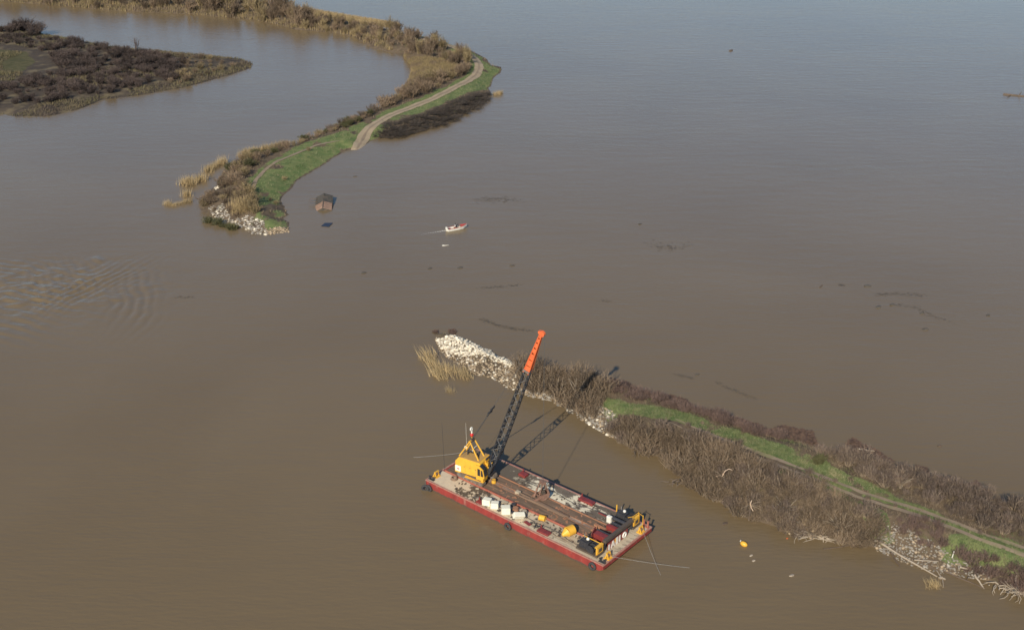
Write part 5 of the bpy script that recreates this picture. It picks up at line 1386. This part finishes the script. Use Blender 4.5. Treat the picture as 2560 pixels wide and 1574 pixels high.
# local x runs away from the camera along the ridge, y to the left
hw, L1, L2, ez, rz = 2.15, 4.0, 8.6, -.10, .85
for s in (-1, 1):
    for k in range(9):
        a = .05 + k * L1 / 9; b = a + L1 / 9 - .05
        MB()._add([(a, 0, rz), (b, 0, rz), (b, s * hw, ez), (a, s * hw, ez), (a, 0, rz - .06), (b, 0, rz - .06), (b, s * hw, ez - .06), (a, s * hw, ez - .06)],
                  [(0, 1, 2, 3), (4, 7, 6, 5), (0, 4, 5, 1), (3, 2, 6, 7), (0, 3, 7, 4), (1, 5, 6, 2)]).build("board", M['bareboard'], shed)
    rows = 6
    for k in range(rows):
        t0 = k / rows; t1 = (k + 1.12) / rows
        y0, y1 = s * hw * t0, s * (hw + .05) * min(t1, 1.02); z0 = rz + (ez - rz) * t0 + .04; z1 = rz + (ez - rz) * min(t1, 1.02) + .085
        MB()._add([(L1, y0, z0), (L2, y0, z0), (L2, y1, z1), (L1, y1, z1), (L1, y0, z0 - .04), (L2, y0, z0 - .04), (L2, y1, z1 - .04), (L1, y1, z1 - .04)],
                  [(0, 1, 2, 3), (4, 7, 6, 5), (0, 4, 5, 1), (3, 2, 6, 7), (0, 3, 7, 4), (1, 5, 6, 2)]).build("shingle_course", M['shingle'], shed)
MB().box((L2 / 2, 0, rz + .05), (L2, .16, .1)).build("ridge_cap", M['shingle'], shed)
MB().prism([(-.05, -1), (.04, -1), (.04, .1)], 0, 0.001) if False else None
m = MB(); m._add([(0, -hw, ez - .05), (0, hw, ez - .05), (0, 0, rz - .04), (.1, -hw, ez - .05), (.1, hw, ez - .05), (.1, 0, rz - .04)], [(0, 1, 2), (3, 5, 4), (0, 3, 4, 1), (1, 4, 5, 2), (2, 5, 3, 0)]); m.build("gable", M['shingle'], shed)
m = MB(); m._add([(L2 - .1, -hw, ez - .05), (L2 - .1, hw, ez - .05), (L2 - .1, 0, rz - .04), (L2, -hw, ez - .05), (L2, hw, ez - .05), (L2, 0, rz - .04)], [(0, 1, 2), (3, 5, 4), (0, 3, 4, 1), (1, 4, 5, 2), (2, 5, 3, 0)]); m.build("gable", M['shingle'], shed)
for s in (-1, 1): MB().box((L2 / 2, s * (hw - .12), ez - .75), (L2 - .1, .08, 1.4)).build("wall", M['wood_old'], shed)
for x in (5.2, 6.9): MB().tube((x, hw - .4, .3), (x + .4, hw + 1.9, .35), .09, .06, 6).build("rafter_pole", M['wetlog'], shed)
# floating dark panel
pc = [G(803, 566), (G(812, 558)), (G(832, 558)), (G(822, 568))]
m = MB(); V4 = [(p[0], p[1], .03) for p in pc] + [(p[0], p[1], .12) for p in pc]
m._add(V4, [(3, 2, 1, 0), (4, 5, 6, 7), (0, 1, 5, 4), (1, 2, 6, 5), (2, 3, 7, 6), (3, 0, 4, 7)])
o = m.build("floating_panel", M['bluepanel']); tag(o, "flat dark blue panel floating below the flooded shed", "panel")
m = MB(); q = G(1109, 614); m.ball((0, 0, .05), .3, 8, 5, (1.3, .6, .4)); m.tube((.3, 0, .05), (1.2, .3, .04), .08, .03, 6)
o = m.build("white_float", M['white']); o.location = q; tag(o, "small white float drifting below the motorboat", "float")

# ------------------------------------------------------------------ floats and debris
q = G(1859, 1362)
o = thing("mooring_buoy", "bright yellow buoy floating between the barge and the levee", "buoy", (q[0], q[1], .08), (0, .15, R(-35)))
MB().ball((0, 0, .15), .38, 16, 10, (1.45, 1, .95)).build("body", M['yellow'], o, smooth=True)
MB().torus((-.6, .1, .3), .12, .04, 'X', 10, 5).build("ring", M['white'], o)
def lump(x, y, r, mat, label, sc=(1.5, .8, .45), name="floating_debris", cat="debris", yaw=0.0, group=None):
    q = G(x, y); r_ = random.Random(int(x * 7 + y))
    bm = bmesh.new(); bmesh.ops.create_icosphere(bm, subdivisions=2, radius=r)
    for v in bm.verts:
        v.co *= .75 + .5 * r_.random(); v.co = Vector((v.co.x * sc[0], v.co.y * sc[1], v.co.z * sc[2]))
    me = bpy.data.meshes.new(name); bm.to_mesh(me); bm.free(); me.materials.append(M[mat])
    o = link(bpy.data.objects.new(name, me)); o.location = (q[0], q[1], .02); o.rotation_euler = (0, 0, yaw)
    tag(o, label, cat, group)
for a in ((1878, 1388, .2, 'driftwood', "small pale chunk floating just below the yellow buoy"), (1884, 1401, .2, 'driftwood', "second small pale chunk below the yellow buoy"),
          (1979, 1438, .26, 'driftwood', "pale chunk floating alone below the willow bank"), (1812, 1308, .35, 'wetlog', "dark floating stick right of the barge end"),
          (1968, 1345, .12, 'orange', "tiny orange float under the willow roots"),
          (1075, 671, .45, 'weed_dark', "dark clump in mid river, left of a pair"), (1149, 670, .5, 'weed_dark', "dark clump in mid river, right of a pair"), (1280, 664, .4, 'weed_dark', "small dark clump right of the mid river pair"),
          (910, 682, .5, 'weed_dark', "dark clump in the river below the floating panel"), (2195, 768, .55, 'weed_dark', "dark clump on the right side of the river"), (2231, 762, .45, 'weed_dark', "dark clump just right of another on the right side"),
          (2314, 823, .5, 'weed_dark', "lowest dark clump on the right side of the river"), (2304, 783, .4, 'weed_dark', "small dark clump near the curving weed line"), (2168, 715, .55, 'weed_dark', "dark clump at the end of the short weed line on the right"),
          (2470, 788, .4, 'weed_dark', "small dark clump at the far right of the river"), (2348, 1114, .3, 'wetlog', "small dark chunk in the river above the pale thicket"), (1828, 127, .9, 'wetlog', "small dark snag far off in the upper right river"),
          (888, 441, .4, 'weed_dark', "tiny dark clump right of the green spit"), (1742, 936, .35, 'weed_dark', "small dark clump at the left end of the long weed line"), (1600, 560, .4, 'weed_dark', "lonely dark speck in the middle of the river")):
    lump(*a, yaw=rnd.random())
def log(x0, y0, x1, y1, r, mat, label, z0=.05, z1=.05, name="drift_log", br=0):
    a = Vector(G(x0, y0, z0)); b = Vector(G(x1, y1, z1)); d = b - a
    o = thing(name, label, "log", a)
    pts = [d * (k / 5) + Vector((rnd.gauss(0, r * .4), rnd.gauss(0, r * .4), 0)) for k in range(6)]
    MB().path(pts, [r * (1 - .09 * k) for k in range(6)], 8).build("trunk", M[mat], o)
    for k in range(br):
        p = pts[1 + k % 4]; e = p + Vector((rnd.gauss(0, .7), rnd.gauss(0, .7), abs(rnd.gauss(.1, .3)))) * (r * 6)
        MB().tube(p, e, r * .4, r * .15, 5).build("branch", M[mat], o)
    return o
log(2188, 1349, 2340, 1440, .15, 'driftwood', "long pale driftwood pole slanting from the tan rocks into the water", .6, .05)
log(2345, 1420, 2462, 1470, .12, 'wetlog', "dark wet log lying along the shore right of the pale pole", .1, .05, br=3)
log(2255, 1378, 2330, 1418, .16, 'wetlog', "black log lying against the rocks behind the pale pole", .35, .15, br=4)
log(2228, 1380, 2250, 1418, .13, 'wetlog', "dark wet post standing in the water left of the pale pole", .5, .0)
log(2436, 1436, 2460, 1470, .13, 'driftwood', "pale stub of a log on the shore near the corner roots", .6, .0)
log(2350, 1443, 2362, 1446, .2, 'driftwood', "pale end of a floating branch off the tan rocks", .1, .1, br=3)
log(2149, 1122, 2186, 1127, .14, 'driftwood', "white log lying on the pointed drift mat", .2, .2)
log(1530, 953, 1556, 951, .10, 'driftwood', "thin pale branch on the river edge right of the boom shadow", .3, .3)
log(2510, 236, 2600, 244, .4, 'wetlog', "dark floating log at the right edge of the river", .05, .05, br=4)
log(2058, 1372, 2130, 1362, .10, 'wetlog', "thin dark stick floating along the willow bank", .05, .05)
log(2285, 1398, 2345, 1402, .08, 'driftwood', "pale stick lying on the tan rocks", .9, .8)
log(2400, 1416, 2420, 1422, .12, 'driftwood', "short pale log at the right end of the tan rocks", .8, .6)
log(2050, 718, 2056, 712, .12, 'wetlog', "short dark stick in the ripples on the right", .05, .05)
o = MB().tube((0, 0, 0), (.1, 0, 1.1), .06, None, 8).build("white_post", M['white']); q = G(2380, 1394, .9); o.location = (q[0], q[1], float(near.h(np.array([q[:2]]))[0])); tag(o, "short white post standing above the tan rocks", "post")
def limb(x, y, zt, segs, label, twigs=8):
    """a broken pale limb held up in the thicket"""
    q = G(x, y, zt); z = float(near.h(np.array([q[:2]]))[0])
    o = thing("broken_branch", label, "branch", (q[0], q[1], z))
    h = zt - z
    MB().path([(0, 0, 0), (.05, .02, h * .6), (0, 0, h)], [.10, .08, .07], 6).build("stem", M['bark'], o)
    for s in segs:
        MB().path([(0, 0, h)] + [tuple(Vector(p) + Vector((0, 0, h))) for p in s], [.075 - .014 * k for k in range(len(s) + 1)], 6).build("limb", M['brokenwood'], o)
    t = MB()
    for k in range(twigs):
        e = Vector((rnd.gauss(0, 1), rnd.gauss(0, .8), rnd.gauss(.2, .5))).normalized() * (1.2 + rnd.random())
        t.path([(0, 0, h), tuple(e * .5 + Vector((0, 0, h + .1))), tuple(e + Vector((0, 0, h)))], [.035, .025, .012], 4)
    t.build("twigs", M['shrub_stem'], o)
limb(1806, 1190, 2.9, [[(.1, 0, .5), (.3, -.1, 1.0)], [(-.4, .1, .1), (-.9, .2, -.1)], [(.3, -.1, 1.0), (.9, .1, 1.25), (1.4, .0, 1.1)]], "bright broken branch standing out of the middle of the willow thicket", 10)
limb(1876, 1262, 2.6, [[(0, -.1, .5), (.1, -.1, .9)], [(.2, 0, -.5), (.45, -.1, -.9)]], "second pale broken branch lower right in the willow thicket", 10)
# root tangle in the corner and overhanging dead twigs along the bank
def tangle(x, y, label, n=16, ln=2.0, z=.3, mat='driftwood'):
    q = G(x, y, z); o = thing("root_tangle", label, "roots", (q[0], q[1], 0))
    for k in range(n):
        a = rnd.random() * 6.28; p = Vector((rnd.gauss(0, .5), rnd.gauss(0, .4), z)); pts = [p]
        d = Vector((math.cos(a), math.sin(a), rnd.gauss(.1, .35)))
        for j in range(4):
            p = p + d * (ln / 4) ; d = (d + Vector((rnd.gauss(0, .35), rnd.gauss(0, .35), rnd.gauss(-.15, .25)))).normalized(); pts.append(p.copy())
        MB().path(pts, [.07, .055, .04, .03, .015], 5).build("root", M[mat], o)
tangle(2545, 1478, "tangle of pale bare roots at the lower right corner", 26, 2.6, .5)
tangle(2500, 1465, "pale roots on the shore just left of the corner tangle", 14, 2.0, .4)
tangle(2010, 1338, "pale bare roots hanging over the water under the willows", 20, 1.6, .5)
tangle(2060, 1345, "pale roots at the water left of the driftwood pole", 14, 1.5, .4)
tangle(1600, 1125, "grey dead branches in the water at the left end of the willow bank", 14, 1.8, .4, 'bark')
tangle(1690, 1205, "grey dead branches hanging over the water on the willow bank", 12, 1.6, .4, 'bark')
# bare tree on the island
def bare_tree(x, y, h, label, land, z=1.0, mat='shrub_cloud_shade'):
    q = G(x, y, z); zz = float(land.h(np.array([q[:2]]))[0])
    o = thing("bare_tree", label, "tree", (q[0], q[1], zz))
    r_ = random.Random(8); tk = MB(); cr = MB()
    for k in range(4):
        p = Vector((r_.gauss(0, .3), r_.gauss(0, .3), 0)); top = Vector((r_.gauss(0, 1.4), r_.gauss(0, 1.0), h * r_.uniform(.75, 1)))
        tk.path([p, p.lerp(top, .5) + Vector((r_.gauss(0, .2), 0, 0)), top], [.22, .14, .06], 6)
        for j in range(12):
            b = p.lerp(top, r_.uniform(.35, .95)); e = b + Vector((r_.gauss(0, 1), r_.gauss(0, 1), abs(r_.gauss(.8, .5)))) * (h * .14)
            cr.tube(b, e, .06, .02, 4)
    tk.build("trunk", M[mat], o); cr.build("crown", M[mat], o)
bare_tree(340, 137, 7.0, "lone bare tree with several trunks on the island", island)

# sprawling willows whose forked grey limbs show through the thicket
def sprawling_willow(x, y, z, rad, h, seed, label):
    q = G(x, y, z); zz = float(near.h(np.array([q[:2]]))[0])
    o = thing("sprawling_willow", label, "tree", (q[0], q[1], zz))
    r_ = random.Random(seed); tk = MB(); cr = MB()
    for k in range(9):
        a = r_.random() * 6.28; d = Vector((math.cos(a), math.sin(a), 0)) * rad * r_.uniform(.5, 1); p = Vector((r_.gauss(0, .1), r_.gauss(0, .1), 0))
        top = d + Vector((0, 0, h * r_.uniform(.6, 1))); mid = p.lerp(top, .5) + Vector((r_.gauss(0, .15), r_.gauss(0, .15), .25))
        tk.path([p, mid, top], [.08, .055, .025], 5)
        for j in range(14):
            u = r_.uniform(.25, 1); b = p.lerp(mid, u * 2) if u < .5 else mid.lerp(top, u * 2 - 1)
            e = b + (d.normalized() * .6 + Vector((r_.gauss(0, .6), r_.gauss(0, .6), abs(r_.gauss(.5, .4))))) * r_.uniform(.35, .8)
            cr.tube(b, e, .022, .008, 4)
    tk.build("trunk", M['willow_limb'], o); cr.build("crown", M['shrub_near'], o)
M['willow_limb'] = pmat('willow_limb', (0.36, 0.30, 0.225), (0.24, 0.19, 0.135), 1.5, 0.85)
sprawling_willow(1712, 1170, .8, 2.0, 2.3, 41, "sprawling bare willow leaning over the water at the left of the willow bank")
sprawling_willow(1875, 1215, 1.6, 2.2, 2.8, 42, "sprawling bare willow between the two broken pale branches")
sprawling_willow(1960, 1280, 1.2, 2.2, 2.4, 43, "sprawling bare willow right of the lower broken branch")
sprawling_willow(2098, 1318, 1.2, 2.6, 2.2, 44, "wide fan shaped bare willow left of the long driftwood pole")
sprawling_willow(1440, 985, 1.4, 2.0, 3.2, 45, "tall forked bare willow where the boom shadow crosses the thicket")
sprawling_willow(2250, 1225, 2.0, 2.0, 2.6, 46, "forked bare willow in the pale thicket above the track")
